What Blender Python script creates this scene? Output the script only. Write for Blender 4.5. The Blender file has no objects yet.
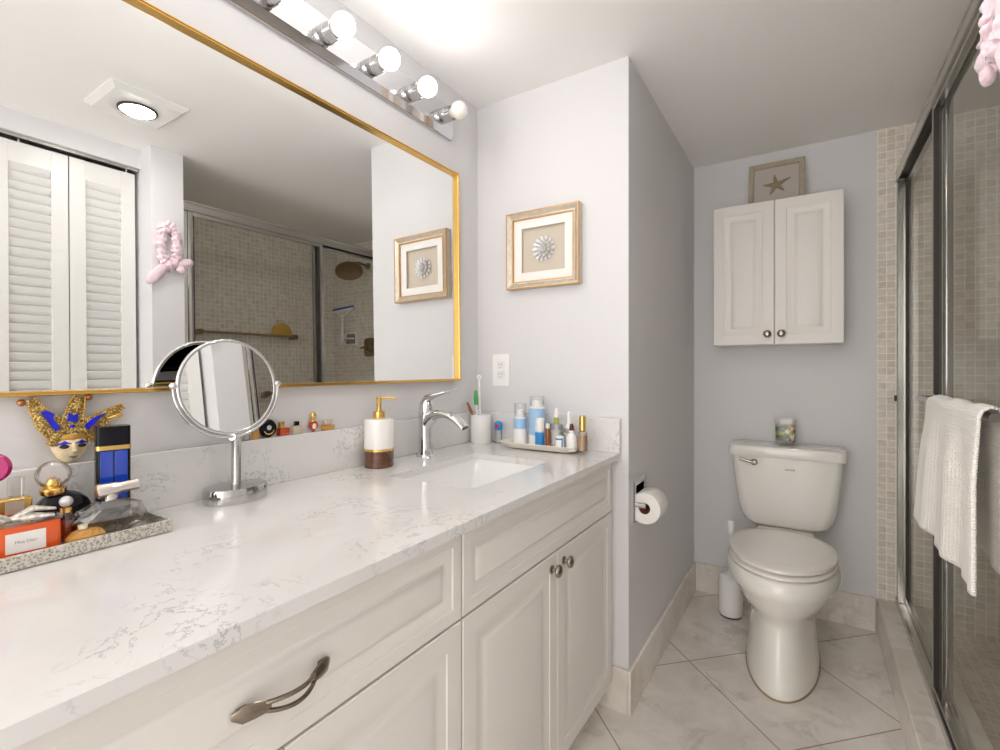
import bpy, bmesh, math, random
from mathutils import Vector, Matrix, noise
random.seed(7)
PI = math.pi
SC = bpy.context.scene
COL = SC.collection

# ---------------------------------------------------------------- camera, world, exposure
cam_d = bpy.data.cameras.new('camera')
cam_d.sensor_width = 36.0
cam_d.lens = 36.0 * 487.7 / 1000.0
cam_d.shift_y = -0.007
cam_d.clip_start = 0.02
cam = bpy.data.objects.new('camera', cam_d)
COL.objects.link(cam)
cam.location = (0, 0, 1.18)
cam.rotation_euler = (math.radians(90), 0, 0.567)
SC.camera = cam

world = bpy.data.worlds.new('world')
SC.world = world
world.use_nodes = True
world.node_tree.nodes['Background'].inputs[0].default_value = (1.0, 0.965, 0.925, 1)
world.node_tree.nodes['Background'].inputs[1].default_value = 1.55

SC.view_settings.view_transform = 'Standard'
SC.view_settings.look = 'None'
SC.view_settings.gamma = 1.0
SC.view_settings.use_curve_mapping = False
SC.view_settings.exposure = 1.22
SC.cycles.diffuse_bounces = 8
SC.cycles.transparent_max_bounces = 24
SC.cycles.max_bounces = 16
BULB_E = 1.7           # emission of each lit bulb at its sides
BULB_F = 42.0          # extra front emission, added to reach the shower and spare the ceiling
FIX_E = 44.0         # ceiling fan lamp, its glow added to brighten the room

# the room (metres; camera stands at x=0, y=0)
XM, XA, Y1, Y2, ZC = -1.154, -0.524, 1.640, 2.752, 2.245
XP, YP0, YP1 = 0.280, 1.037, 1.187        # pilaster between closet and shower
XB = 1.130                                # shower back wall
YB = -1.30                                # wall behind the camera

# ---------------------------------------------------------------- materials
def new_mat(name):
    m = bpy.data.materials.new(name); m.use_nodes = True
    nt = m.node_tree
    return m, nt, nt.nodes['Principled BSDF']

def mat(name, col, rough=0.5, metal=0.0, trans=0.0, coat=0.0, ior=1.5, emit=None, es=0.0, bump=0.0, bscale=200.0, vary=0.0, sheen=0.0, sss=0.0):
    m, nt, b = new_mat(name)
    b.inputs['Base Color'].default_value = (*col, 1)
    b.inputs['Roughness'].default_value = rough
    b.inputs['Metallic'].default_value = metal
    b.inputs['Transmission Weight'].default_value = trans
    b.inputs['Coat Weight'].default_value = coat
    b.inputs['IOR'].default_value = ior
    b.inputs['Sheen Weight'].default_value = sheen
    if sss:
        b.inputs['Subsurface Weight'].default_value = sss
        b.inputs['Subsurface Scale'].default_value = 0.01
    if emit:
        b.inputs['Emission Color'].default_value = (*emit, 1)
        b.inputs['Emission Strength'].default_value = es
    tc = nt.nodes.new('ShaderNodeTexCoord')
    if bump:
        n = nt.nodes.new('ShaderNodeTexNoise'); n.inputs['Scale'].default_value = bscale; n.inputs['Detail'].default_value = 3
        bp = nt.nodes.new('ShaderNodeBump'); bp.inputs['Strength'].default_value = bump; bp.inputs['Distance'].default_value = 0.002
        nt.links.new(tc.outputs['Object'], n.inputs['Vector'])
        nt.links.new(n.outputs['Fac'], bp.inputs['Height']); nt.links.new(bp.outputs['Normal'], b.inputs['Normal'])
    if vary:
        n = nt.nodes.new('ShaderNodeTexNoise'); n.inputs['Scale'].default_value = 60; n.inputs['Detail'].default_value = 4
        r = nt.nodes.new('ShaderNodeValToRGB')
        r.color_ramp.elements[0].color = (*[c*(1-vary) for c in col], 1); r.color_ramp.elements[0].position = 0.3
        r.color_ramp.elements[1].color = (*[min(1, c*(1+vary)) for c in col], 1); r.color_ramp.elements[1].position = 0.7
        nt.links.new(tc.outputs['Object'], n.inputs['Vector'])
        nt.links.new(n.outputs['Fac'], r.inputs[0]); nt.links.new(r.outputs[0], b.inputs['Base Color'])
    return m

def thin_glass(name, tint=(0.93, 0.95, 0.93), refl=0.06, edge=0.55):
    m = bpy.data.materials.new(name); m.use_nodes = True
    nt = m.node_tree
    for n in list(nt.nodes):
        if n.type != 'OUTPUT_MATERIAL': nt.nodes.remove(n)
    out = [n for n in nt.nodes][0]
    t = nt.nodes.new('ShaderNodeBsdfTransparent'); t.inputs[0].default_value = (*tint, 1)
    g = nt.nodes.new('ShaderNodeBsdfGlossy'); g.inputs['Roughness'].default_value = 0.02
    lw = nt.nodes.new('ShaderNodeLayerWeight'); lw.inputs['Blend'].default_value = 0.25
    mr = nt.nodes.new('ShaderNodeMapRange'); mr.inputs['To Min'].default_value = refl; mr.inputs['To Max'].default_value = edge
    mx = nt.nodes.new('ShaderNodeMixShader')
    nt.links.new(lw.outputs['Fresnel'], mr.inputs['Value']); nt.links.new(mr.outputs[0], mx.inputs[0])
    nt.links.new(t.outputs[0], mx.inputs[1]); nt.links.new(g.outputs[0], mx.inputs[2]); nt.links.new(mx.outputs[0], out.inputs['Surface'])
    return m

def link_ramp(nt, src, stops):
    r = nt.nodes.new('ShaderNodeValToRGB')
    els = r.color_ramp.elements
    while len(els) < len(stops): els.new(0.5)
    for e, (p, c) in zip(els, stops): e.position = p; e.color = (*c, 1)
    nt.links.new(src, r.inputs[0])
    return r

def marble(name, base, vein, cloud, vscale=3.0, thin=0.02, amount=0.9, rough=0.2, mask=(0.50, 0.62), grid=None, cloud_amt=1.0, coat=0.0):
    """stone with soft clouds and broken thin veins; grid = (pitch, offset a, offset b) for a floor of diagonal tiles"""
    m, nt, b = new_mat(name)
    b.inputs['Roughness'].default_value = rough
    b.inputs['Coat Weight'].default_value = coat
    N = nt.nodes.new; L = nt.links.new
    tc = N('ShaderNodeTexCoord')
    wrp = N('ShaderNodeTexNoise'); wrp.inputs['Scale'].default_value = 2.5; wrp.inputs['Detail'].default_value = 5
    L(tc.outputs['Object'], wrp.inputs['Vector'])
    va = N('ShaderNodeVectorMath'); va.operation = 'SCALE'; va.inputs['Scale'].default_value = 0.35
    L(wrp.outputs['Color'], va.inputs[0])
    ad = N('ShaderNodeVectorMath'); ad.operation = 'ADD'; L(tc.outputs['Object'], ad.inputs[0]); L(va.outputs[0], ad.inputs[1])
    n1 = N('ShaderNodeTexNoise'); n1.inputs['Scale'].default_value = vscale; n1.inputs['Detail'].default_value = 9; n1.inputs['Roughness'].default_value = 0.62
    L(ad.outputs[0], n1.inputs['Vector'])
    sb = N('ShaderNodeMath'); sb.operation = 'SUBTRACT'; sb.inputs[1].default_value = 0.5; L(n1.outputs['Fac'], sb.inputs[0])
    ab = N('ShaderNodeMath'); ab.operation = 'ABSOLUTE'; L(sb.outputs[0], ab.inputs[0])
    vr = link_ramp(nt, ab.outputs[0], [(0.0, (1, 1, 1)), (thin, (0, 0, 0))])
    n2 = N('ShaderNodeTexNoise'); n2.inputs['Scale'].default_value = 5.0; n2.inputs['Detail'].default_value = 4
    L(tc.outputs['Object'], n2.inputs['Vector'])
    mk = link_ramp(nt, n2.outputs['Fac'], [(mask[0], (0, 0, 0)), (mask[1], (1, 1, 1))])
    mu = N('ShaderNodeMath'); mu.operation = 'MULTIPLY'; L(vr.outputs[0], mu.inputs[0]); L(mk.outputs[0], mu.inputs[1])
    mu2 = N('ShaderNodeMath'); mu2.operation = 'MULTIPLY'; mu2.inputs[1].default_value = amount; L(mu.outputs[0], mu2.inputs[0])
    n3 = N('ShaderNodeTexNoise'); n3.inputs['Scale'].default_value = 4.0; n3.inputs['Detail'].default_value = 6; n3.inputs['Roughness'].default_value = 0.6
    L(ad.outputs[0], n3.inputs['Vector'])
    mid = [base[i]*(1-cloud_amt) + cloud[i]*cloud_amt for i in range(3)]
    cr = link_ramp(nt, n3.outputs['Fac'], [(0.35, tuple(mid)), (0.62, base)])
    mx = N('ShaderNodeMixRGB'); L(mu2.outputs[0], mx.inputs[0]); L(cr.outputs[0], mx.inputs[1]); mx.inputs[2].default_value = (*vein, 1)
    last = mx.outputs[0]
    if grid:
        p, oa, ob = grid
        sx = N('ShaderNodeSeparateXYZ'); L(tc.outputs['Object'], sx.inputs[0])
        def comb(sgn, off):
            a = N('ShaderNodeMath'); a.operation = 'ADD' if sgn > 0 else 'SUBTRACT'
            L(sx.outputs['Y'], a.inputs[0]); L(sx.outputs['X'], a.inputs[1])
            s = N('ShaderNodeMath'); s.operation = 'MULTIPLY_ADD'; s.inputs[1].default_value = 1/math.sqrt(2); s.inputs[2].default_value = -off + 20*p
            L(a.outputs[0], s.inputs[0]); return s.outputs[0]
        cx = N('ShaderNodeCombineXYZ'); L(comb(1, oa), cx.inputs[0]); L(comb(-1, ob), cx.inputs[1])
        br = N('ShaderNodeTexBrick'); br.offset = 0.0; br.squash = 1.0
        br.inputs['Scale'].default_value = 1.0; br.inputs['Brick Width'].default_value = p; br.inputs['Row Height'].default_value = p
        br.inputs['Mortar Size'].default_value = 0.0022; br.inputs['Mortar Smooth'].default_value = 0.2; br.inputs['Bias'].default_value = 0
        br.inputs['Color1'].default_value = (1, 1, 1, 1); br.inputs['Color2'].default_value = (0.93, 0.93, 0.93, 1); br.inputs['Mortar'].default_value = (0.42, 0.36, 0.28, 1)
        L(cx.outputs[0], br.inputs['Vector'])
        mm = N('ShaderNodeMixRGB'); mm.blend_type = 'MULTIPLY'; mm.inputs[0].default_value = 1.0
        L(last, mm.inputs[1]); L(br.outputs['Color'], mm.inputs[2]); last = mm.outputs[0]
        bp = N('ShaderNodeBump'); bp.inputs['Strength'].default_value = 0.3; bp.inputs['Distance'].default_value = 0.002; bp.invert = True
        L(br.outputs['Fac'], bp.inputs['Height']); L(bp.outputs['Normal'], b.inputs['Normal'])
    L(last, b.inputs['Base Color'])
    return m

def mosaic(name, axis, c1, c2, grout, pitch=0.032, mort=0.0021, rough=0.35):
    m, nt, b = new_mat(name)
    b.inputs['Roughness'].default_value = rough
    N = nt.nodes.new; L = nt.links.new
    tc = N('ShaderNodeTexCoord'); sx = N('ShaderNodeSeparateXYZ'); L(tc.outputs['Object'], sx.inputs[0])
    cx = N('ShaderNodeCombineXYZ')
    pair = {'XZ': ('X', 'Z'), 'YZ': ('Y', 'Z'), 'XY': ('X', 'Y')}[axis]
    for i, a in enumerate(pair):
        s = N('ShaderNodeMath'); s.operation = 'ADD'; s.inputs[1].default_value = 10*pitch + 0.003; L(sx.outputs[a], s.inputs[0]); L(s.outputs[0], cx.inputs[i])
    br = N('ShaderNodeTexBrick'); br.offset = 0.0; br.squash = 1.0
    for k, v in (('Scale', 1.0), ('Brick Width', pitch), ('Row Height', pitch), ('Mortar Size', mort), ('Mortar Smooth', 0.3), ('Bias', 0.0)):
        br.inputs[k].default_value = v
    br.inputs['Color1'].default_value = (*c1, 1); br.inputs['Color2'].default_value = (*c2, 1); br.inputs['Mortar'].default_value = (*grout, 1)
    L(cx.outputs[0], br.inputs['Vector'])
    n = N('ShaderNodeTexNoise'); n.inputs['Scale'].default_value = 55; n.inputs['Detail'].default_value = 5; L(tc.outputs['Object'], n.inputs['Vector'])
    r = link_ramp(nt, n.outputs['Fac'], [(0.3, (0.86, 0.84, 0.80)), (0.7, (1.0, 1.0, 1.0))])
    mm = N('ShaderNodeMixRGB'); mm.blend_type = 'MULTIPLY'; mm.inputs[0].default_value = 1.0
    L(br.outputs['Color'], mm.inputs[1]); L(r.outputs[0], mm.inputs[2]); L(mm.outputs[0], b.inputs['Base Color'])
    bp = N('ShaderNodeBump'); bp.inputs['Strength'].default_value = 0.35; bp.inputs['Distance'].default_value = 0.002; bp.invert = True
    L(br.outputs['Fac'], bp.inputs['Height']); L(bp.outputs['Normal'], b.inputs['Normal'])
    return m

def speckle(name, c1, c2, scale=220, metal=0.6, rough=0.35):
    m, nt, b = new_mat(name)
    b.inputs['Metallic'].default_value = metal; b.inputs['Roughness'].default_value = rough
    tc = nt.nodes.new('ShaderNodeTexCoord'); v = nt.nodes.new('ShaderNodeTexVoronoi'); v.inputs['Scale'].default_value = scale
    nt.links.new(tc.outputs['Object'], v.inputs['Vector'])
    r = link_ramp(nt, v.outputs['Distance'], [(0.15, c1), (0.6, c2)])
    nt.links.new(r.outputs[0], b.inputs['Base Color'])
    bp = nt.nodes.new('ShaderNodeBump'); bp.inputs['Strength'].default_value = 0.6; bp.inputs['Distance'].default_value = 0.002
    nt.links.new(v.outputs['Distance'], bp.inputs['Height']); nt.links.new(bp.outputs['Normal'], b.inputs['Normal'])
    return m

def waffle(name, col):
    m, nt, b = new_mat(name)
    b.inputs['Roughness'].default_value = 0.95; b.inputs['Sheen Weight'].default_value = 0.3
    b.inputs['Base Color'].default_value = (*col, 1)
    N = nt.nodes.new; L = nt.links.new
    uv = N('ShaderNodeUVMap'); uv.uv_map = 'weave'
    w1 = N('ShaderNodeTexWave'); w1.bands_direction = 'Y'; w1.inputs['Scale'].default_value = 30; w1.inputs['Distortion'].default_value = 0.4
    w2 = N('ShaderNodeTexWave'); w2.bands_direction = 'X'; w2.inputs['Scale'].default_value = 18; w2.inputs['Distortion'].default_value = 0.4
    L(uv.outputs[0], w1.inputs['Vector']); L(uv.outputs[0], w2.inputs['Vector'])
    a = N('ShaderNodeMath'); a.operation = 'MAXIMUM'; L(w1.outputs['Fac'], a.inputs[0])
    s = N('ShaderNodeMath'); s.operation = 'MULTIPLY'; s.inputs[1].default_value = 0.75; L(w2.outputs['Fac'], s.inputs[0]); L(s.outputs[0], a.inputs[1])
    bp = N('ShaderNodeBump'); bp.inputs['Strength'].default_value = 0.65; bp.inputs['Distance'].default_value = 0.003
    L(a.outputs[0], bp.inputs['Height']); L(bp.outputs['Normal'], b.inputs['Normal'])
    return m

M = {}
M['wall'] = mat('wall_paint', (0.70, 0.693, 0.708), 0.45, bump=0.03, bscale=90)
M['ceiling'] = mat('ceiling_paint', (0.90, 0.89, 0.875), 0.6, bump=0.04, bscale=70)
M['white_paint'] = mat('white_trim_paint', (0.73, 0.725, 0.71), 0.35, bump=0.03, bscale=60)
M['cab'] = mat('cabinet_paint', (0.77, 0.74, 0.70), 0.32, bump=0.03, bscale=50)
M['cabinside'] = mat('cabinet_inside', (0.30, 0.27, 0.23), 0.7)
M['wallcab'] = mat('wall_cabinet_paint', (0.80, 0.77, 0.735), 0.30, bump=0.02, bscale=50)
M['counter'] = marble('white_quartz', (0.755, 0.745, 0.735), (0.32, 0.33, 0.37), (0.69, 0.685, 0.68), vscale=21, thin=0.017, amount=0.75, rough=0.16, mask=(0.51, 0.62), cloud_amt=0.6, coat=0.2)
M['floor'] = marble('marble_floor_tile', (0.86, 0.82, 0.77), (0.46, 0.42, 0.38), (0.69, 0.64, 0.59), vscale=3.2, thin=0.035, amount=0.45, rough=0.24, mask=(0.42, 0.62), grid=(0.4808, 0.689, 1.2728))
M['marble'] = marble('marble_trim', (0.84, 0.795, 0.74), (0.46, 0.42, 0.38), (0.68, 0.63, 0.57), vscale=4.0, thin=0.035, amount=0.45, rough=0.24, mask=(0.42, 0.62))
TC = ((0.70, 0.65, 0.57), (0.84, 0.79, 0.72), (0.97, 0.95, 0.90))
M['tileXZ'] = mosaic('beige_mosaic_end', 'XZ', *TC)
M['tileYZ'] = mosaic('beige_mosaic_back', 'YZ', *TC)
M['tileXY'] = mosaic('beige_mosaic_floor', 'XY', *TC)
M['chrome'] = mat('chrome', (0.72, 0.72, 0.73), 0.06, 1.0)
M['chrome_dimmed'] = mat('chrome_dark_reflections', (0.55, 0.54, 0.53), 0.09, 1.0)  # chrome darkened in colour to stand in for dark reflections
M['alu'] = mat('brushed_aluminium', (0.55, 0.53, 0.50), 0.20, 1.0)
M['dark_alu'] = mat('dark_channel', (0.05, 0.04, 0.035), 0.5, 0.3)
M['nickel'] = mat('brushed_nickel', (0.36, 0.32, 0.27), 0.24, 1.0)
M['dark_nickel'] = mat('dark_brushed_nickel', (0.24, 0.20, 0.155), 0.26, 1.0)
M['bronze'] = mat('bronze', (0.30, 0.20, 0.11), 0.32, 0.9)
M['gold'] = mat('gold', (0.83, 0.55, 0.18), 0.22, 1.0)
M['gold_frame'] = mat('gold_frame', (0.80, 0.52, 0.16), 0.25, 1.0)
M['mirror'] = mat('mirror_glass', (0.90, 0.905, 0.90), 0.0, 1.0)
M['porcelain'] = mat('porcelain', (0.86, 0.84, 0.80), 0.09, coat=0.5)
M['sink_white'] = mat('sink_porcelain', (0.86, 0.86, 0.85), 0.1, coat=0.5)
M['seat'] = mat('seat_plastic', (0.84, 0.81, 0.765), 0.16, coat=0.3)
M['white_plastic'] = mat('white_plastic', (0.88, 0.88, 0.87), 0.3)
M['ceramic'] = mat('white_ceramic', (0.86, 0.85, 0.83), 0.25, coat=0.3)
M['black'] = mat('black_gloss', (0.004, 0.004, 0.008), 0.16)
M['black'].node_tree.nodes['Principled BSDF'].inputs['Specular IOR Level'].default_value = 0.25
M['dark_hole'] = mat('dark_recess', (0.015, 0.013, 0.012), 0.7)
M['glass'] = thin_glass('shower_glass', (0.99, 0.995, 0.985), 0.015, 0.22)
M['clear'] = thin_glass('clear_glass', (0.90, 0.90, 0.90), 0.10, 0.8)
M['crystal'] = thin_glass('smoky_crystal', (0.80, 0.77, 0.74), 0.22, 0.95)
M['overcap'] = thin_glass('clear_plastic_cap', (0.985, 0.985, 0.985), 0.03, 0.35)
M['stopper'] = thin_glass('pale_glass_stopper', (0.93, 0.90, 0.88), 0.30, 0.8)
M['orange'] = mat('orange_perfume', (0.95, 0.13, 0.012), 0.05, trans=0.25, coat=0.6, emit=None)
M['red_liquid'] = mat('amber_red_perfume', (0.70, 0.08, 0.02), 0.05, trans=0.4, coat=0.6)
M['amber'] = mat('amber_glass', (0.93, 0.50, 0.12), 0.08, trans=0.5, coat=0.4)
M['pale_liquid'] = mat('pale_perfume', (0.90, 0.80, 0.62), 0.06, trans=0.5, coat=0.5)
M['blue'] = mat('blue_bottle', (0.004, 0.055, 0.50), 0.06, trans=0.15, coat=0.8)
M['lightblue'] = mat('light_blue_label', (0.36, 0.57, 0.82), 0.4)
M['midblue'] = mat('mid_blue_plastic', (0.03, 0.25, 0.62), 0.3)
M['green'] = mat('green_plastic', (0.05, 0.42, 0.10), 0.3)
M['magenta'] = mat('magenta_plastic', (0.42, 0.0, 0.13), 0.25, coat=0.4)
M['wood'] = mat('dark_amber_resin', (0.11, 0.040, 0.014), 0.22, coat=0.5, vary=0.5)
M['brown_glass'] = mat('brown_glass', (0.32, 0.10, 0.03), 0.08, coat=0.6)
M['paper'] = mat('tissue_paper', (0.84, 0.82, 0.79), 0.9, bump=0.15, bscale=300)
M['label'] = mat('label_paper', (0.80, 0.78, 0.75), 0.6)
M['ink'] = mat('grey_ink', (0.25, 0.24, 0.23), 0.6)
M['towel'] = waffle('white_waffle_cloth', (0.90, 0.87, 0.82))
M['pink'] = mat('pink_fleece', (0.82, 0.64, 0.70), 0.95, sheen=0.4, bump=1.0, bscale=120)
M['champagne'] = mat('champagne_frame', (0.62, 0.55, 0.45), 0.33, 0.55, vary=0.10)
M['gold_lip'] = mat('antique_gold_lip', (0.56, 0.34, 0.15), 0.35, 0.6)
M['matboard'] = mat('white_matboard', (0.86, 0.85, 0.82), 0.8)
M['linen'] = mat('beige_linen', (0.62, 0.55, 0.46), 0.9, bump=0.3, bscale=500)
M['silver_shell'] = mat('silver_shell', (0.66, 0.66, 0.67), 0.3, 0.35)
M['olive_frame'] = mat('driftwood_frame', (0.42, 0.36, 0.27), 0.6, vary=0.12)
M['grey_linen'] = mat('grey_linen', (0.52, 0.48, 0.44), 0.9, bump=0.3, bscale=500)
M['star'] = mat('starfish_tan', (0.30, 0.24, 0.15), 0.8, bump=0.6, bscale=300)
M['bulb_on'] = mat('lit_bulb', (1, 1, 1), 0.4, emit=(1.0, 0.975, 0.95), es=BULB_E)
_nt = M['bulb_on'].node_tree; _b = _nt.nodes['Principled BSDF']
_g = _nt.nodes.new('ShaderNodeTexCoord'); _sx = _nt.nodes.new('ShaderNodeSeparateXYZ'); _mx = _nt.nodes.new('ShaderNodeMath'); _mx.operation = 'MAXIMUM'; _mx.inputs[1].default_value = 0.0
_pw = _nt.nodes.new('ShaderNodeMath'); _pw.operation = 'POWER'; _pw.inputs[1].default_value = 3.0
_ma = _nt.nodes.new('ShaderNodeMath'); _ma.operation = 'MULTIPLY_ADD'; _ma.inputs[1].default_value = BULB_F; _ma.inputs[2].default_value = BULB_E
_nt.links.new(_g.outputs['Normal'], _sx.inputs[0]); _nt.links.new(_sx.outputs['X'], _mx.inputs[0]); _nt.links.new(_mx.outputs[0], _pw.inputs[0]); _nt.links.new(_pw.outputs[0], _ma.inputs[0]); _nt.links.new(_ma.outputs[0], _b.inputs['Emission Strength'])
M['bulb_off'] = mat('unlit_frosted_bulb', (0.88, 0.87, 0.82), 0.25, coat=0.4, sss=0.3)
M['bulb_neck'] = mat('bulb_neck', (0.85, 0.82, 0.76), 0.3)
M['frosted'] = mat('ribbed_lamp_glass', (0.80, 0.82, 0.80), 0.12, 0.5, bump=0.8, bscale=60, emit=(1.0, 0.965, 0.92), es=FIX_E)
M['silver_emboss'] = speckle('embossed_silver', (0.28, 0.25, 0.21), (0.70, 0.67, 0.61), 260)
M['tray_ceramic'] = mat('cream_ceramic', (0.80, 0.75, 0.68), 0.35)
M['mask_gold'] = speckle('gold_braid', (0.85, 0.66, 0.26), (0.26, 0.15, 0.03), 300, 0.5, 0.35)
M['mask_blue'] = mat('blue_sequin', (0.01, 0.015, 0.55), 0.3, vary=0.3)
M['mask_face'] = mat('cracked_mask_face', (0.82, 0.68, 0.44), 0.45, vary=0.22)
M['mask_paint'] = mat('gold_mask_paint', (0.62, 0.34, 0.08), 0.4, 0.4)
M['copper'] = mat('copper_bell', (0.48, 0.20, 0.07), 0.3, 0.8)
M['pearl'] = mat('pearl', (0.85, 0.78, 0.62), 0.2, coat=0.5)
M['wax'] = mat('candle_wax', (0.86, 0.72, 0.42), 0.5, sss=0.2)
M['sponge'] = mat('yellow_sponge', (0.62, 0.38, 0.06), 0.9, bump=0.9, bscale=150)
M['squeegee_blue'] = mat('blue_rubber', (0.02, 0.05, 0.45), 0.4)
M['darkred'] = mat('dark_red_cap', (0.10, 0.01, 0.015), 0.3)
M['tan'] = mat('tan_cosmetic', (0.62, 0.40, 0.20), 0.3, coat=0.4)
M['cardboard'] = mat('cardboard_core', (0.34, 0.14, 0.07), 0.9)
M['bottom_trim'] = mat('dark_caulk', (0.36, 0.28, 0.16), 0.6)

# ---------------------------------------------------------------- mesh builder
class MB:
    def __init__(s): s.v = []; s.f = []; s.fm = []; s.T = Matrix(); s.m = 0
    def add(s, vs, fs, T=None):
        T = s.T if T is None else s.T @ T
        o = len(s.v)
        s.v += [T @ Vector(p) for p in vs]
        s.f += [tuple(i+o for i in f) for f in fs]
        s.fm += [s.m]*len(fs)
        return s
    def mat(s, i): s.m = i; return s
    def box(s, x0, x1, y0, y1, z0, z1, bev=0.0, seg=2):
        x0, x1 = min(x0, x1), max(x0, x1); y0, y1 = min(y0, y1), max(y0, y1); z0, z1 = min(z0, z1), max(z0, z1)
        vs = [(x, y, z) for x in (x0, x1) for y in (y0, y1) for z in (z0, z1)]
        fs = [(0, 1, 3, 2), (4, 6, 7, 5), (0, 4, 5, 1), (2, 3, 7, 6), (0, 2, 6, 4), (1, 5, 7, 3)]
        if bev <= 0: return s.add(vs, fs)
        bm = bmesh.new()
        bv = [bm.verts.new(p) for p in vs]
        for f in fs: bm.faces.new([bv[i] for i in f])
        bmesh.ops.bevel(bm, geom=list(bm.edges), offset=bev, segments=seg, affect='EDGES', profile=0.6)
        bm.verts.index_update()
        s.add([v.co.copy() for v in bm.verts], [tuple(v.index for v in f.verts) for f in bm.faces]); bm.free()
        return s
    def loft(s, rings, cap0=True, cap1=True, closed=True):
        n = len(rings[0]); vs = [p for r in rings for p in r]; fs = []
        for k in range(len(rings)-1):
            for i in range(n if closed else n-1):
                j = (i+1) % n
                fs.append((k*n+i, k*n+j, (k+1)*n+j, (k+1)*n+i))
        if cap0: fs.append(tuple(reversed(range(n))))
        if cap1: fs.append(tuple((len(rings)-1)*n+i for i in range(n)))
        return s.add(vs, fs)
    def lathe(s, prof, c=(0, 0, 0), axis='Z', n=28, sx=1.0, sy=1.0):
        c = Vector(c)
        R = {'Z': Matrix(), 'X': Matrix.Rotation(PI/2, 4, 'Y'), 'Y': Matrix.Rotation(-PI/2, 4, 'X'), '-Y': Matrix.Rotation(PI/2, 4, 'X')}[axis] if isinstance(axis, str) else Vector((0, 0, 1)).rotation_difference(Vector(axis).normalized()).to_matrix().to_4x4()
        rings = []
        for r, z in prof:
            rings.append([c + (R @ Vector((max(r, 1e-5)*math.cos(2*PI*i/n)*sx, max(r, 1e-5)*math.sin(2*PI*i/n)*sy, z))) for i in range(n)])
        return s.loft(rings)
    def tube(s, pts, r, n=12, cap=True, flat=1.0, up=None):
        pts = [Vector(p) for p in pts]
        rs = r if isinstance(r, (list, tuple)) else [r]*len(pts)
        rings = []; prev = None
        for i, p in enumerate(pts):
            d = (pts[min(i+1, len(pts)-1)] - pts[max(i-1, 0)]).normalized()
            if prev is None:
                u = Vector(up) if up else (Vector((0, 0, 1)) if abs(d.z) < 0.9 else Vector((1, 0, 0)))
                u = (u - d*u.dot(d)).normalized()
            else:
                u = (prev - d*prev.dot(d)).normalized()
            prev = u; w = d.cross(u)
            rr = rs[i]; ru, rw = (rr if isinstance(rr, tuple) else (rr*flat, rr))
            rings.append([p + u*(ru*math.cos(2*PI*k/n)) + w*(rw*math.sin(2*PI*k/n)) for k in range(n)])
        return s.loft(rings, cap, cap)
    def sphere(s, c, rx, ry=None, rz=None, n=20, m=12):
        ry = rx if ry is None else ry; rz = rx if rz is None else rz
        rings = []
        for k in range(m+1):
            a = -PI/2 + PI*k/m
            rr = max(math.cos(a), 1e-4)
            rings.append([Vector((c[0]+rx*rr*math.cos(2*PI*i/n), c[1]+ry*rr*math.sin(2*PI*i/n), c[2]+rz*math.sin(a))) for i in range(n)])
        return s.loft(rings)
    def torus(s, c, R, r, axis=(0, 0, 1), n=36, m=10, sx=1, sy=1):
        Q = Vector((0, 0, 1)).rotation_difference(Vector(axis).normalized()).to_matrix()
        pts = []
        vs = []; fs = []
        for i in range(n):
            a = 2*PI*i/n
            for k in range(m):
                b = 2*PI*k/m
                p = Vector(((R+r*math.cos(b))*math.cos(a)*sx, (R+r*math.cos(b))*math.sin(a)*sy, r*math.sin(b)))
                vs.append(Vector(c) + Q @ p)
        for i in range(n):
            for k in range(m):
                fs.append((i*m+k, ((i+1) % n)*m+k, ((i+1) % n)*m+(k+1) % m, i*m+(k+1) % m))
        return s.add(vs, fs)
    def prism(s, poly, T, h):
        """poly (u,v) in local xy, extruded along local z by h, placed by matrix T"""
        a = [Vector((u, v, 0)) for u, v in poly]; b = [Vector((u, v, h)) for u, v in poly]
        old = s.T; s.T = old @ T; s.loft([a, b]); s.T = old
        return s
    def build(s, name, mats, parent=None, at=None, smooth=40, local=False, kind=None):
        off = Vector((0, 0, 0))
        if not local:
            if at is not None: off = Vector(at)
            elif parent is not None:
                r = parent; off = Vector((0, 0, 0))
                while r is not None: off += r.location; r = r.parent
        me = bpy.data.meshes.new(name)
        me.from_pydata([v-off for v in s.v], [], s.f)
        if not isinstance(mats, (list, tuple)): mats = [mats]
        for m in mats: me.materials.append(m)
        for p, i in zip(me.polygons, s.fm): p.material_index = min(i, len(mats)-1)
        bm = bmesh.new(); bm.from_mesh(me); bmesh.ops.recalc_face_normals(bm, faces=bm.faces); bm.to_mesh(me); bm.free()
        me.update()
        if smooth:
            me.polygons.foreach_set('use_smooth', [True]*len(me.polygons))
            me.set_sharp_from_angle(angle=math.radians(smooth))
        o = bpy.data.objects.new(name, me); COL.objects.link(o)
        if parent is not None: o.parent = parent
        elif at is not None: o.location = at
        if kind: o['kind'] = kind
        return o

def tag(o, label=None, cat=None, group=None):
    if label: o['label'] = label
    if cat: o['category'] = cat
    if group: o['group'] = group
    return o

def thing(name, label, cat, loc=(0, 0, 0), rot=(0, 0, 0), group=None):
    o = bpy.data.objects.new(name, None); COL.objects.link(o)
    o.empty_display_size = 0.05
    o.location = loc; o.rotation_euler = rot
    return tag(o, label, cat, group)

def struct_thing(name, loc=(0, 0, 0)):
    o = bpy.data.objects.new(name, None); COL.objects.link(o); o.location = loc; o['kind'] = 'structure'; o.empty_display_size = 0.05
    return o

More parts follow.
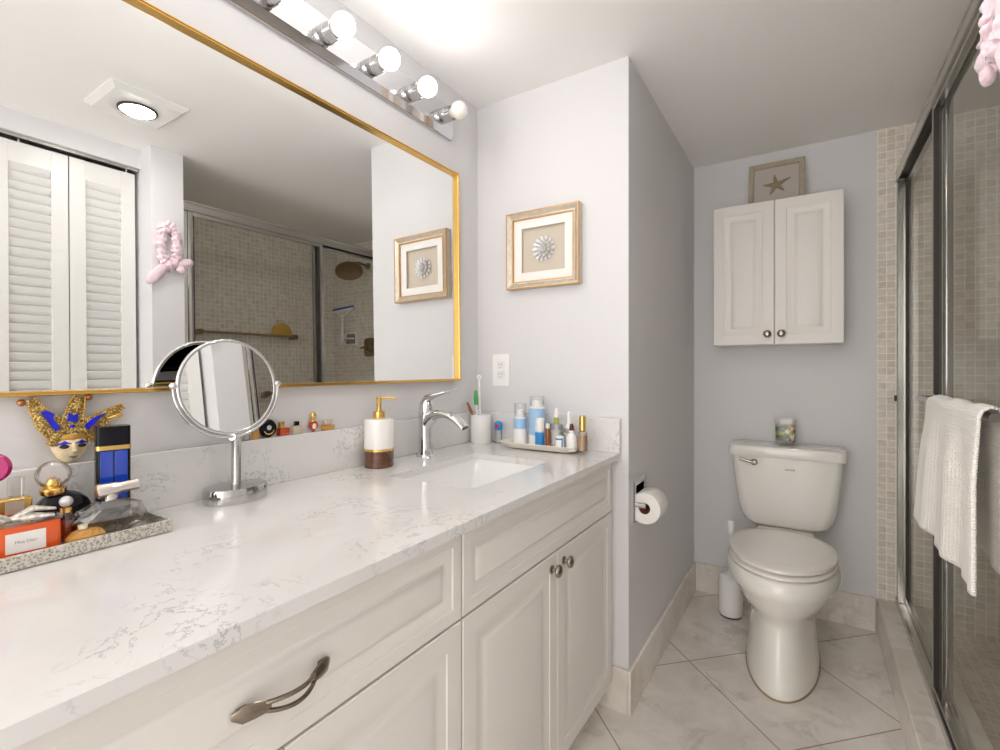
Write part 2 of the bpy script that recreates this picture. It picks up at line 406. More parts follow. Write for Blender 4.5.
def text_mesh(body, size, T, name, material, parent, local=False):
    cu = bpy.data.curves.new(name, 'FONT'); cu.body = body; cu.size = size; cu.extrude = 0.0002; cu.align_x = 'CENTER'; cu.align_y = 'CENTER'
    tmp = bpy.data.objects.new(name, cu); COL.objects.link(tmp)
    dg = bpy.context.evaluated_depsgraph_get(); dg.update()
    me = bpy.data.meshes.new_from_object(tmp.evaluated_get(dg))
    bpy.data.objects.remove(tmp); me.name = name
    off = Vector((0, 0, 0))
    if not local:
        r = parent
        while r is not None: off += r.location; r = r.parent
    me.transform(T); me.transform(Matrix.Translation(-off))
    me.materials.clear(); me.materials.append(material)
    o = bpy.data.objects.new(name, me); COL.objects.link(o); o.parent = parent
    return o

def rrect(w, h, r, n=5, cx=0, cy=0):
    pts = []
    for qx, qy, a0 in ((1, 1, 0), (-1, 1, 90), (-1, -1, 180), (1, -1, 270)):
        for k in range(n+1):
            a = math.radians(a0 + 90*k/n)
            pts.append((cx + qx*(w/2-r) + r*math.cos(a), cy + qy*(h/2-r) + r*math.sin(a)))
    return pts

# orientation: local x = across, y = up, z = out of the face
def face_T(origin, normal):
    o = Vector(origin)
    if normal == '+X': X, Y, Z = Vector((0, 1, 0)), Vector((0, 0, 1)), Vector((1, 0, 0))
    elif normal == '-X': X, Y, Z = Vector((0, -1, 0)), Vector((0, 0, 1)), Vector((-1, 0, 0))
    elif normal == '-Y': X, Y, Z = Vector((1, 0, 0)), Vector((0, 0, 1)), Vector((0, -1, 0))
    else: X, Y, Z = Vector((-1, 0, 0)), Vector((0, 0, 1)), Vector((0, 1, 0))
    return Matrix(((X.x, Y.x, Z.x, o.x), (X.y, Y.y, Z.y, o.y), (X.z, Y.z, Z.z, o.z), (0, 0, 0, 1)))

def raised_panel(T, w, h, t, st=0.05, k=1.0):
    """raised panel door: origin = lower left back corner"""
    mb = MB(); mb.T = T
    steps = [(0, 0), (0, t-0.002), (0.002, t), (st-0.012, t), (st-0.010, t-0.0022), (st-0.004, t-0.0026), (st+0.005*k, t-0.0052), (st+0.013*k, t-0.0062), (st+0.018*k, t-0.0028), (st+0.030*k, t-0.0012), (st+0.032*k, t-0.0008)]
    rings = [[Vector((i, i, z)), Vector((w-i, i, z)), Vector((w-i, h-i, z)), Vector((i, h-i, z))] for i, z in steps]
    mb.loft(rings)
    return mb

# ================================================================= SETTING
def sbox(name, mats, *boxes):
    mb = MB()
    for b in boxes: mb.box(*b)
    return mb.build(name, mats, kind='structure', smooth=0)

sbox('floor', M['floor'], (XM-0.1, XP+0.9, YB-0.1, Y2+0.1, -0.10, 0.0))
sbox('ceiling', M['ceiling'], (XM-0.1, XB+0.1, YB-0.1, Y2+0.1, ZC, ZC+0.08))
sbox('wall_left', M['wall'], (XM-0.1, XM, YB-0.1, Y1, 0, ZC))
# end wall of the vanity and the left wall of the toilet alcove (with the paper holder recess)
ry0, ry1, rz0, rz1 = 1.712, 1.815, 0.650, 0.768
sbox('wall_vanity_end', M['wall'], (XM-0.1, XA, Y1, Y1+0.03, 0, ZC))
sbox('wall_alcove_left', M['wall'], (XA-0.12, XA, Y1+0.03, ry0, 0, ZC), (XA-0.12, XA, ry1, Y2+0.1, 0, ZC),
     (XA-0.12, XA, ry0, ry1, 0, rz0), (XA-0.12, XA, ry0, ry1, rz1, ZC))
sbox('wall_far', M['wall'], (XA, 0.250, Y2, Y2+0.1, 0, ZC))
sbox('wall_shower_end', M['tileXZ'], (0.250, XB+0.1, Y2-0.004, Y2+0.1, 0, ZC))
sbox('wall_shower_back', M['tileYZ'], (XB, XB+0.1, YP1, Y2-0.004, 0, ZC))
sbox('wall_pilaster', [M['wall']], (XP, XB+0.1, YP0, YP1-0.012, 0, ZC))
sbox('wall_shower_near', M['tileXZ'], (XP+0.03, XB, YP1-0.012, YP1, 0, ZC))
sbox('wall_right', M['wall'], (0.385, 0.485, YB, 0.04, 0, ZC), (0.385, 0.485, 0.04, YP0, 2.158, ZC))
sbox('wall_closet', M['wall'], (1.0, 1.05, 0.0, YP0, 0, ZC), (0.485, 1.0, -0.02, 0.03, 0, ZC))
# marble baseboards
def base_piece(name, x0, x1, y0, y1, h=0.150):
    MB().box(x0, x1, y0, y1, 0.0, h, 0.002, 1).build(name, M['marble'], kind='structure')
base_piece('baseboard_alcove', XA, XA+0.011, Y1-0.011, Y2-0.011)
base_piece('baseboard_far', XA, 0.247, Y2-0.011, Y2)
base_piece('baseboard_vanity_end', -0.660, XA, Y1-0.011, Y1)
# shower curb, shower floor
MB().box(0.250, 0.420, YP1, Y2-0.004, 0.0, 0.149, 0.003, 1).build('trim_1', M['marble'], kind='structure')
sbox('floor_shower', M['tileXY'], (0.420, XB, YP1, Y2-0.004, 0.0, 0.07))
# louvered bifold closet doors (four leaves, each a structure door)
def louver_leaf(idx, y1, w=0.243):
    y0 = y1-w
    x0, x1 = 0.410, 0.436
    r = struct_thing('door_%d' % idx, (x1, (y0+y1)/2, 0.02))
    st = 0.056
    f = MB()
    f.box(x0, x1, y0, y0+st, 0.02, 2.130, 0.001, 1); f.box(x0, x1, y1-st, y1, 0.02, 2.130, 0.001, 1)
    f.box(x0+0.001, x1-0.001, y0+st, y1-st, 2.046, 2.129); f.box(x0+0.001, x1-0.001, y0+st, y1-st, 0.02, 0.22); f.box(x0+0.001, x1-0.001, y0+st, y1-st, 0.98, 1.08)
    f.build('door_frame', M['white_paint'], r)
    s = MB()
    for z0, z1 in ((0.22, 0.98), (1.08, 2.046)):
        n = round((z1-z0)/0.0385)
        for k in range(n):
            z = z0 + (k+0.5)*(z1-z0)/n
            s.T = Matrix.Translation(((x0+x1)/2, 0, z)) @ Matrix.Rotation(math.radians(66), 4, 'Y')
            s.box(-0.0225, 0.0225, y0+st-0.004, y1-st+0.004, -0.003, 0.003)
    s.T = Matrix()
    s.build('louver_slats', M['white_paint'], r, smooth=0)
    return r
for i, y1 in enumerate((1.022, 0.775, 0.528, 0.281)): louver_leaf(i+1, y1)
tr = struct_thing('trim_3', (0.40, 0.5, 2.15))
MB().box(0.398, 0.440, 0.04, 1.030, 2.143, 2.158).build('door_track', M['alu'], tr, smooth=0)
h = MB()
for y in (0.62, 0.99): h.box(0.415, 0.43, y-0.004, y+0.004, 2.128, 2.145)
h.build('track_hanger', M['alu'], tr, smooth=0)

# ceiling fan light (seen in the mirror)
fx, fy = -0.055, 0.857
t = thing('ceiling_light', 'square white ceiling fan light with round ribbed lamp, seen in the mirror', 'ceiling light', (fx, fy, ZC))
mb = MB(); 
outer = [Vector((fx+sx*0.130, fy+sy*0.130, ZC)) for sx, sy in ((-1, -1), (1, -1), (1, 1), (-1, 1))]
def sqr(s_, z): return [Vector((fx+sx*s_, fy+sy*s_, z)) for sx, sy in ((-1, -1), (1, -1), (1, 1), (-1, 1))]
mb.loft([sqr(0.130, ZC), sqr(0.130, ZC-0.006), sqr(0.112, ZC-0.022), sqr(0.108, ZC-0.022)])
mb.build('grille_plate', M['white_paint'], t, smooth=0)
MB().lathe([(0.058, -0.002), (0.066, 0.0), (0.066, -0.006), (0.060, -0.008), (0.056, -0.004)], (fx, fy, ZC-0.022)).build('lamp_ring', M['dark_alu'], t)
MB().lathe([(0.055, 0.0), (0.054, -0.004), (0.044, -0.012), (0.03, -0.009), (0.022, -0.016), (0.01, -0.018), (0.0, -0.018)], (fx, fy+0.002, ZC-0.024)).build('lamp_lens', M['frosted'], t)

# ================================================================= VANITY
XF = -0.575
CT = 0.888
def vanity_box(t, y0, y1):
    mb = MB()
    mb.box(XM+0.004, XF-0.021, y0, y0+0.016, 0.10, 0.866); mb.box(XM+0.004, XF-0.021, y1-0.016, y1, 0.10, 0.866)
    mb.box(XM+0.004, XF-0.021, y0+0.016, y1-0.016, 0.10, 0.116)
    mb.box(XM+0.004, XM+0.012, y0+0.016, y1-0.016, 0.116, 0.866)
    mb.box(XF-0.040, XF-0.0215, y0+0.016, y1-0.016, 0.675, 0.70)      # front rails
    mb.box(XF-0.040, XF-0.0215, y0+0.016, y1-0.016, 0.85, 0.866)
    mb.build('body', M['cab'], t, smooth=0)
    MB().box(XM+0.05, XF-0.085, y0+0.001, y1-0.001, 0.0, 0.10).build('toe_kick', M['cab'], t, smooth=0)

def pull(parent, yc, zc, w=0.138):
    mb = MB()
    for sy in (-1, 1):
        # leaf shaped end plates
        y = yc + sy*w/2
        pts = [(XF+0.002, y, zc), (XF+0.008, y-sy*0.010, zc), (XF+0.013, y-sy*0.024, zc), (XF+0.018, y-sy*0.040, zc-0.001)]
        mb.tube(pts, [(0.0015, 0.004), (0.004, 0.011), (0.005, 0.010), (0.003, 0.007)], 12, up=(1, 0, 0))
        mb.box(XF, XF+0.009, y-sy*0.012-0.007, y-sy*0.012+0.007, zc-0.007, zc+0.007, 0.003)
    for dz, bow in ((0.0045, 0.017), (-0.0045, 0.014)):
        pts = []
        for k in range(15):
            u = -1+2*k/14
            pts.append((XF+0.016+bow*(1-u*u), yc+u*(w/2-0.034), zc+dz*(1.0+0.9*(1-u*u))-0.001))
        mb.tube(pts, 0.0030, 8)
    return mb.build('pull', M['dark_nickel'], parent)

def knob(parent, base, normal):
    mb = MB(); T = face_T(base, normal)
    mb.T = T
    mb.lathe([(0.0115, 0), (0.0115, 0.003), (0.006, 0.006), (0.0055, 0.013), (0.009, 0.016), (0.0165, 0.019), (0.0170, 0.022), (0.0145, 0.0265), (0.008, 0.029), (0, 0.0295)], (0, 0, 0), 'Z', 24)
    return mb.build('knob', M['nickel'], parent)

# sink base cabinet
t = thing('sink_cabinet', 'cream sink base cabinet with wide false drawer above two knobbed doors', 'cabinet', (XF-0.28, 1.19, 0))
vanity_box(t, 0.767, 1.627)
dr = raised_panel(face_T((XF-0.02, 0.768, 0.691), '+X'), 0.849, 0.172, 0.02, 0.038).build('false_drawer', M['cab'], t)
for y0, y1, ky in ((0.768, 1.1905, 1.155), (1.1935, 1.617, 1.229)):
    d = raised_panel(face_T((XF-0.02, y0, 0.104), '+X'), y1-y0, 0.582, 0.02, 0.055, 1.3).build('door', M['cab'], t)
    knob(d, (XF, ky, 0.650), '+X')
# drawer cabinet
t = thing('drawer_cabinet', 'cream vanity cabinet with a curved nickel pull on its top drawer', 'cabinet', (XF-0.28, 0.38, 0))
vanity_box(t, 0.0, 0.765)
dr = raised_panel(face_T((XF-0.02, 0.002, 0.691), '+X'), 0.761, 0.172, 0.02, 0.038).build('drawer', M['cab'], t)
pull(dr, 0.382, 0.769)
for y0, y1 in ((0.002, 0.382), (0.385, 0.763)):
    d = raised_panel(face_T((XF-0.02, y0, 0.104), '+X'), y1-y0, 0.582, 0.02, 0.055, 1.3).build('door', M['cab'], t)
    knob(d, (XF, y1-0.04 if y0 < 0.1 else y0+0.04, 0.60), '+X')

# countertop with sink cut-out
t = thing('countertop', 'white quartz countertop with fine grey veins over the cream vanity', 'countertop', (XM+0.3, 0.8, CT-0.020))
def plate_hole(outer, inner, z0, z1):
    bm = bmesh.new()
    ov = [bm.verts.new((x, y, z1)) for x, y in outer]; iv = [bm.verts.new((x, y, z1)) for x, y in inner]
    es = [bm.edges.new((ov[i], ov[(i+1) % len(ov)])) for i in range(len(ov))] + [bm.edges.new((iv[i], iv[(i+1) % len(iv)])) for i in range(len(iv))]
    bmesh.ops.triangle_fill(bm, use_beauty=True, edges=es, use_dissolve=False)
    r = bmesh.ops.extrude_face_region(bm, geom=list(bm.faces))
    for g in r['geom']:
        if isinstance(g, bmesh.types.BMVert): g.co.z = z0
    bm.verts.index_update()
    mb = MB(); mb.add([v.co.copy() for v in bm.verts], [tuple(v.index for v in f.verts) for f in bm.faces]); bm.free()
    return mb
SX0, SX1, SY0, SY1 = -0.968, -0.690, 0.950, 1.368
hole = rrect(SX1-SX0, SY1-SY0, 0.022, 5, (SX0+SX1)/2, (SY0+SY1)/2)
CF = -0.551
plate_hole([(XM+0.002, -0.005), (CF, -0.005), (CF, Y1-0.002), (XM+0.002, Y1-0.002)], hole, CT-0.020, CT).build('slab', M['counter'], t, smooth=30)
t = thing('backsplash', 'long quartz backsplash strip under the gold framed mirror', 'backsplash', (XM+0.01, 0.8, CT))
MB().box(XM+0.001, XM+0.020, -0.005, Y1-0.022, CT, 1.006, 0.0015, 1).build('stone_strip', M['counter'], t)
t = thing('side_splash', 'short quartz backsplash strip below the outlet on the end wall', 'backsplash', (-0.85, Y1-0.01, CT))
MB().box(XM+0.001, CF+0.002, Y1-0.021, Y1-0.002, CT, 1.006, 0.0015, 1).build('stone_strip', M['counter'], t)

# undermount sink
t = thing('sink', 'white rectangular undermount sink set in the quartz countertop', 'sink', ((SX0+SX1)/2, (SY0+SY1)/2, CT-0.14))
cx, cy = (SX0+SX1)/2, (SY0+SY1)/2
W0, H0 = SX1-SX0, SY1-SY0
mb = MB()
rings = []
for w, h_, r, z in ((W0+0.05, H0+0.05, 0.03, CT-0.0205), (W0+0.004, H0+0.004, 0.022, CT-0.0205), (W0-0.002, H0-0.004, 0.024, CT-0.03), (W0-0.03, H0-0.10, 0.03, CT-0.11), (W0-0.07, H0-0.18, 0.03, CT-0.130), (0.05, 0.05, 0.02, CT-0.136)):
    rings.append([Vector((x, y, z)) for x, y in rrect(w, h_, r, 6, cx, cy)])
for w, h_, r, z in ((0.06, 0.06, 0.02, CT-0.146), (W0-0.06, H0-0.16, 0.03, CT-0.142), (W0-0.01, H0-0.06, 0.03, CT-0.11), (W0+0.05, H0+0.05, 0.03, CT-0.028)):
    rings.append([Vector((x, y, z)) for x, y in rrect(w, h_, r, 6, cx, cy)])
mb.loft(rings + [rings[0]], False, False)
mb.build('basin', M['sink_white'], t, smooth=50)
MB().lathe([(0, 0), (0.020, 0), (0.023, 0.002), (0.018, 0.003), (0.0, 0.0025)], (cx, cy, CT-0.1362)).build('drain', M['chrome'], t)

# faucet
FX, FY = -1.060, 1.212
t = thing('faucet', 'chrome single lever faucet with arched spout behind the sink', 'faucet', (FX, FY, CT))
mb = MB()
mb.lathe([(0.030, 0), (0.031, 0.004), (0.028, 0.009), (0.0245, 0.012)], (FX, FY, CT))
rings = []
path = [((0, 0.010), 0.025, 0.0245), ((0, 0.04), 0.0235, 0.0235), ((-0.001, 0.08), 0.022, 0.0225), ((-0.001, 0.12), 0.0225, 0.0225), ((0.0, 0.145), 0.0245, 0.0235), ((0.003, 0.165), 0.025, 0.0235), ((0.005, 0.178), 0.021, 0.020), ((0.006, 0.186), 0.014, 0.014), ((0.006, 0.189), 0.004, 0.004)]
for (dx, z), rx, ry in path:
    rings.append([Vector((FX+dx+rx*math.cos(2*PI*i/24), FY+ry*math.sin(2*PI*i/24), CT+z)) for i in range(24)])
mb.loft(rings)
mb.build('body', M['chrome'], t)
mb = MB()
pts = [(FX+0.000, FY, CT+0.108), (FX+0.020, FY, CT+0.130), (FX+0.045, FY, CT+0.143), (FX+0.075, FY, CT+0.146), (FX+0.105, FY, CT+0.141), (FX+0.130, FY, CT+0.130), (FX+0.152, FY, CT+0.114), (FX+0.160, FY, CT+0.106)]
mb.tube(pts, [(0.024, 0.021), (0.021, 0.021), (0.016, 0.020), (0.013, 0.020), (0.0115, 0.020), (0.011, 0.0205), (0.0105, 0.0205), (0.009, 0.020)], 18, up=(0, 0, 1))
sp = mb.build('spout', M['chrome'], t)
MB().lathe([(0.0, 0), (0.013, 0.0), (0.013, -0.002), (0.0, -0.002)], (FX+0.161, FY, CT+0.1055), (0.65, 0, -0.75), sx=0.7).build('aerator', M['dark_alu'], sp)
mb = MB()
pts = [(FX-0.012, FY, CT+0.176), (FX+0.010, FY, CT+0.194), (FX+0.040, FY, CT+0.203), (FX+0.075, FY, CT+0.212), (FX+0.110, FY, CT+0.222), (FX+0.128, FY, CT+0.226)]
mb.tube(pts, [(0.006, 0.016), (0.012, 0.019), (0.008, 0.016), (0.0055, 0.013), (0.004, 0.012), (0.0025, 0.008)], 16, up=(0, 0, 1))
mb.build('lever', M['chrome'], t)
MB().lathe([(0.0, 0), (0.004, 0.0), (0.004, 0.0015), (0.0, 0.002)], (FX+0.085, FY, CT+0.1535)).build('temperature_mark', M['midblue'], t)

# soap dispenser
px_, py_ = -1.082, 1.030
t = thing('soap_dispenser', 'white soap dispenser with dark amber foot and gold pump left of the faucet', 'soap dispenser', (px_, py_, CT))
MB().lathe([(0.0, 0), (0.041, 0), (0.043, 0.002), (0.043, 0.049), (0.0, 0.049)], (px_, py_, CT), n=40).build('foot', M['wood'], t)
MB().lathe([(0.0, 0.049), (0.0437, 0.049), (0.0437, 0.056), (0.0, 0.056)], (px_, py_, CT), n=40).build('gold_band', M['gold'], t)
MB().lathe([(0.0, 0.056), (0.0434, 0.056), (0.0434, 0.138), (0.041, 0.142), (0.0, 0.143)], (px_, py_, CT), n=40).build('body', M['ceramic'], t)
p = MB(); p.lathe([(0.0, 0.143), (0.018, 0.143), (0.0185, 0.146), (0.018, 0.163), (0.009, 0.165), (0.009, 0.168), (0.0, 0.168)], (px_, py_, CT))
p.lathe([(0.0, 0.165), (0.008, 0.166), (0.0075, 0.198), (0.009, 0.200), (0.009, 0.206), (0.0, 0.207)], (px_, py_, CT))
p.tube([(px_, py_, CT+0.203), (px_+0.028, py_+0.028, CT+0.203), (px_+0.038, py_+0.036, CT+0.200)], [0.0038, 0.0034, 0.0028], 10)
p.build('pump', M['gold'], t)

# toothbrush cup and brushes
qx, qy = -1.085, 1.565
t = thing('toothbrush_cup', 'white ribbed ceramic toothbrush cup in the counter corner', 'cup', (qx, qy, CT))
prof = [(0.0, 0.0), (0.037, 0.0), (0.040, 0.004), (0.040, 0.108), (0.0385, 0.111), (0.037, 0.108), (0.037, 0.010), (0.0, 0.010)]
mb = MB(); n = 48
rings = [[Vector((qx+(r+(0.0006*math.cos(16*2*PI*i/n) if r > 0.0395 else 0))*math.cos(2*PI*i/n), qy+(r+(0.0006*math.cos(16*2*PI*i/n) if r > 0.0395 else 0))*math.sin(2*PI*i/n), CT+z)) for i in range(n)] for r, z in [(max(a, 1e-4), b) for a, b in prof]]
mb.loft(rings); mb.build('body', M['ceramic'], t)
t = thing('toothbrush', 'green and white toothbrush standing in the ceramic cup', 'toothbrush', (qx-0.012, qy+0.0, CT+0.012))
mb = MB(); mb.tube([(qx-0.012, qy, CT+0.012), (qx-0.014, qy-0.004, CT+0.09), (qx-0.016, qy-0.008, CT+0.150)], [0.005, 0.006, 0.005], 10); mb.build('handle', M['white_plastic'], t)
mb = MB(); mb.tube([(qx-0.016, qy-0.008, CT+0.148), (qx-0.017, qy-0.009, CT+0.170), (qx-0.018, qy-0.010, CT+0.205)], [0.0075, 0.0085, 0.005], 10)
for k in range(3): mb.torus((qx-0.0165-0.0006*k, qy-0.009, CT+0.155+0.013*k), 0.0075, 0.0016, n=16, m=6)
mb.build('grip', M['green'], t)
t = thing('flosser_stick', 'tall white plastic stick with round ring ends standing in the cup', 'toothbrush', (qx+0.006, qy-0.014, CT+0.012))
mb = MB(); mb.tube([(qx+0.008, qy-0.014, CT+0.012), (qx+0.006, qy-0.020, CT+0.248)], 0.0032, 8)
mb.build('stick', M['white_plastic'], t)
for z in (CT+0.122, CT+0.256):
    e = MB(); e.torus((qx+0.006, qy-0.022, z), 0.0070, 0.0030, (0.3, -1, 0), 20, 8); e.build('ring_end', M['white_plastic'], t)
mb = MB(); mb.tube([(qx-0.026, qy+0.010, CT+0.012), (qx-0.030, qy-0.010, CT+0.10), (qx-0.046, qy-0.022, CT+0.150)], [0.003, 0.003, 0.0035], 8)
mb.tube([(qx-0.034, qy-0.013, CT+0.117), (qx-0.049, qy-0.024, CT+0.158)], [(0.004, 0.009), (0.003, 0.006)], 10)
tag(mb.build('hair_brush', M['brown_glass'], at=(qx-0.026, qy+0.01, CT+0.012)), 'small dark brown brush leaning out of the ceramic cup', 'brush')
# blue toothpaste/bottle behind the cup
bx, by = -1.020, 1.590
t = thing('toothpaste_bottle', 'small clear bottle with blue and red top beside the toothbrush cup', 'bottle', (bx, by, CT))
MB().lathe([(0, 0), (0.015, 0), (0.016, 0.003), (0.016, 0.048), (0.014, 0.052), (0.0, 0.052)], (bx, by, CT), sy=0.7).build('body', M['clear'], t)
MB().lathe([(0, 0.052), (0.016, 0.053), (0.018, 0.066), (0.016, 0.080), (0.008, 0.086), (0, 0.087)], (bx, by, CT), sy=0.7).build('cap', M['midblue'], t)
MB().lathe([(0, 0.0), (0.008, 0.0), (0.007, 0.0015), (0, 0.002)], (bx, by-0.012, CT+0.068), (0, -1, 0)).build('cap_mark', mat('red_mark', (0.7, 0.03, 0.03), 0.4), t)

# skincare tray
T0 = (-0.813, 1.555, CT)
t = thing('vanity_tray', 'cream scalloped ceramic tray of skincare bottles by the end wall', 'tray', T0)
mb = MB()
def tray_ring(w, h_, z, sc): 
    pts = rrect(w, h_, 0.03, 6, T0[0], T0[1])
    return [Vector((x, y, CT+z)) for x, y in pts]
mb.loft([tray_ring(0.24, 0.07, 0.004, 0), tray_ring(0.262, 0.086, 0.0045, 0), tray_ring(0.294, 0.112, 0.019, 0), tray_ring(0.306, 0.122, 0.024, 0), tray_ring(0.302, 0.118, 0.026, 0), tray_ring(0.288, 0.104, 0.0205, 0), tray_ring(0.255, 0.078, 0.0105, 0), tray_ring(0.24, 0.07, 0.010, 0)])
mb.build('dish', M['tray_ceramic'], t)
for fx_ in (-0.915, -0.711):
    MB().box(fx_-0.012, fx_+0.012, 1.53, 1.575, CT, CT+0.006, 0.002).build('foot', M['tray_ceramic'], t)
ZT = CT + 0.0105
def bottle(name, label, x, y, parts, z=ZT, cat='bottle', group=None):
    t = thing(name, label, cat, (x, y, z))
    for p in parts:
        nm, prof, m = p[0], p[1], p[2]
        kw = p[3] if len(p) > 3 else {}
        MB().lathe(prof, (x, y, z), n=24, **kw).build(nm, m, t)
    return t
def cyl(r, z0, z1, e=0.0015): return [(0, z0), (r-e, z0), (r, z0+e), (r, z1-e), (r-e, z1), (0, z1)]
bottle('foam_bottle', 'shorter white pump bottle with light blue label at the tray left end', -0.905, 1.560, [
    ('body', cyl(0.0245, 0, 0.100, 0.003), M['white_plastic']), ('label', cyl(0.0248, 0.058, 0.098), M['lightblue']), ('shoulder', [(0, 0.1), (0.022, 0.1), (0.016, 0.112), (0.015, 0.128), (0, 0.128)], M['white_plastic']), ('overcap', [(0.021, 0.100), (0.0215, 0.150), (0.0, 0.151), (0, 0.1515), (0.022, 0.1515), (0.0222, 0.100)], M['overcap'])])
bottle('foam_bottle', 'tallest white pump bottle with long light blue label on the tray', -0.836, 1.562, [
    ('body', cyl(0.0285, 0, 0.140, 0.003), M['white_plastic']), ('label', cyl(0.0288, 0.040, 0.138), M['lightblue']), ('shoulder', [(0, 0.14), (0.026, 0.14), (0.019, 0.150), (0.018, 0.165), (0, 0.166)], M['white_plastic']), ('overcap', [(0.025, 0.140), (0.0255, 0.178), (0.0, 0.179), (0, 0.1795), (0.026, 0.1795), (0.0262, 0.140)], M['overcap'])])
bottle('serum_bottle', 'small blue bottle with a white cap in front of the tall bottle', -0.806, 1.527, [
    ('body', cyl(0.0165, 0, 0.055, 0.003), M['midblue']), ('cap', cyl(0.0155, 0.055, 0.105, 0.003), M['white_plastic'])])
bottle('serum_bottle', 'clear square bottle with olive dropper neck and white tip', -0.755, 1.556, [
    ('body', cyl(0.020, 0, 0.085, 0.003), M['clear'], dict(sx=1.15)), ('label', cyl(0.0195, 0.012, 0.062), M['label'], dict(sx=1.15)), ('collar', cyl(0.010, 0.085, 0.108), mat('olive_collar', (0.42, 0.40, 0.12), 0.4)), ('dropper', [(0, 0.108), (0.009, 0.108), (0.007, 0.125), (0.004, 0.140), (0, 0.141)], M['white_plastic'])])
bottle('serum_bottle', 'narrow amber brown bottle between the blue one and the clear one', -0.778, 1.534, [
    ('body', cyl(0.008, 0, 0.070, 0.002), M['brown_glass']), ('cap', cyl(0.0075, 0.070, 0.086), M['white_plastic'])])
bottle('serum_bottle', 'clear bottle with tall white nozzle cap near the tray middle', -0.709, 1.560, [
    ('body', cyl(0.019, 0, 0.072, 0.004), M['clear']), ('label', cyl(0.0185, 0.01, 0.055), M['label']), ('nozzle', [(0, 0.072), (0.012, 0.072), (0.011, 0.082), (0.006, 0.088), (0.0055, 0.128), (0, 0.130)], M['white_plastic'])])
t = bottle('cream_jar', 'small white jar with a blue bordered label on the tray front', -0.727, 1.525, [('body', cyl(0.0155, 0, 0.048, 0.003), M['white_plastic'])], cat='jar')
mb = MB(); mb.T = Matrix.Translation((-0.727, 1.525, ZT))
for z0, z1, a0, a1 in ((0.036, 0.041, -2.6, -0.45), (0.008, 0.036, -0.75, -0.45)):
    ring = [[Vector((0.0158*math.cos(a0+(a1-a0)*k/12), 0.0158*math.sin(a0+(a1-a0)*k/12), z)) for k in range(13)] for z in (z0, z1)]
    mb.loft(ring, False, False, closed=False)
mb.build('label_border', M['midblue'], t)
bottle('serum_bottle', 'white rounded bottle with a dark red dropper bulb', -0.683, 1.524, [
    ('body', [(0, 0), (0.016, 0), (0.0175, 0.003), (0.0175, 0.045), (0.013, 0.056), (0.008, 0.062), (0, 0.063)], M['white_plastic']), ('collar', cyl(0.0085, 0.062, 0.070), M['white_plastic']), ('bulb', [(0, 0.07), (0.0075, 0.070), (0.0075, 0.084), (0.005, 0.092), (0, 0.094)], M['darkred'])])
bottle('foundation_bottle', 'glass bottle of tan make-up with a tall gold cap, rightmost on the tray', -0.648, 1.535, [
    ('body', cyl(0.0165, 0, 0.068, 0.003), M['clear']), ('fill', cyl(0.0155, 0.003, 0.058, 0.003), M['tan']), ('cap', cyl(0.0115, 0.068, 0.122, 0.003), M['gold'])])

# ================================================================= MAKE-UP MIRROR
mx_, my_ = -1.078, 0.600
t = thing('makeup_mirror', 'round chrome tabletop make-up mirror on an oval base', 'mirror', (mx_, my_, CT))
MB().lathe([(0, 0), (0.066, 0), (0.067, 0.003), (0.067, 0.027), (0.064, 0.032), (0.02, 0.036), (0.0, 0.036)], (mx_, my_, CT), n=48, sx=0.78).build('base', M['chrome_dimmed'], t)
MB().lathe([(0.012, 0.034), (0.010, 0.040), (0.0095, 0.135), (0.011, 0.145), (0, 0.146)], (mx_, my_, CT), n=20).build('stem', M['chrome_dimmed'], t)
DC = Vector((-1.078, 0.585, 1.139)); R = 0.100
nrm = Vector((math.cos(0.11)*math.cos(0.07), -math.cos(0.11)*math.sin(0.07), math.sin(0.11))).normalized()
MKN = nrm
Q = Vector((0, 0, 1)).rotation_difference(nrm).to_matrix().to_4x4()
# cradle: half ring below the disc, with side pivots
side = Q @ Vector((0, 1, 0)); upv = Vector((0, 0, 1)); upv = (upv - nrm*upv.dot(nrm)).normalized(); side = upv.cross(nrm)
pts = [DC + side*(0.1095*math.cos(a)) + upv*(0.1095*math.sin(a)) for a in [PI + PI*k/32 for k in range(33)]]
mb = MB(); mb.tube(pts, (0.0036), 10)
for sgn in (-1, 1):
    mb.sphere(tuple(DC+side*(0.1095*sgn)+upv*0.004), 0.0075, n=14, m=8)
    mb.tube([DC+side*(0.1095*sgn), DC+side*(0.098*sgn)], 0.003, 8)
mb.tube([Vector((mx_, my_, CT+0.14)), DC-upv*0.110], 0.008, 10)
mb.build('cradle', M['chrome'], t)
d = MB(); d.T = Matrix.Translation(DC) @ Q
d.torus((0, 0, 0), R+0.001, 0.0042, (0, 0, 1), 64, 10)
dd = d.build('rim', M['chrome'], t)
d = MB(); d.T = Matrix.Translation(DC) @ Q
d.lathe([(0, -0.003), (R-0.002, -0.003), (R-0.002, 0.003), (0, 0.003)], (0, 0, 0), n=64)
d.build('mirror_disc', M['mirror'], dd, smooth=20)

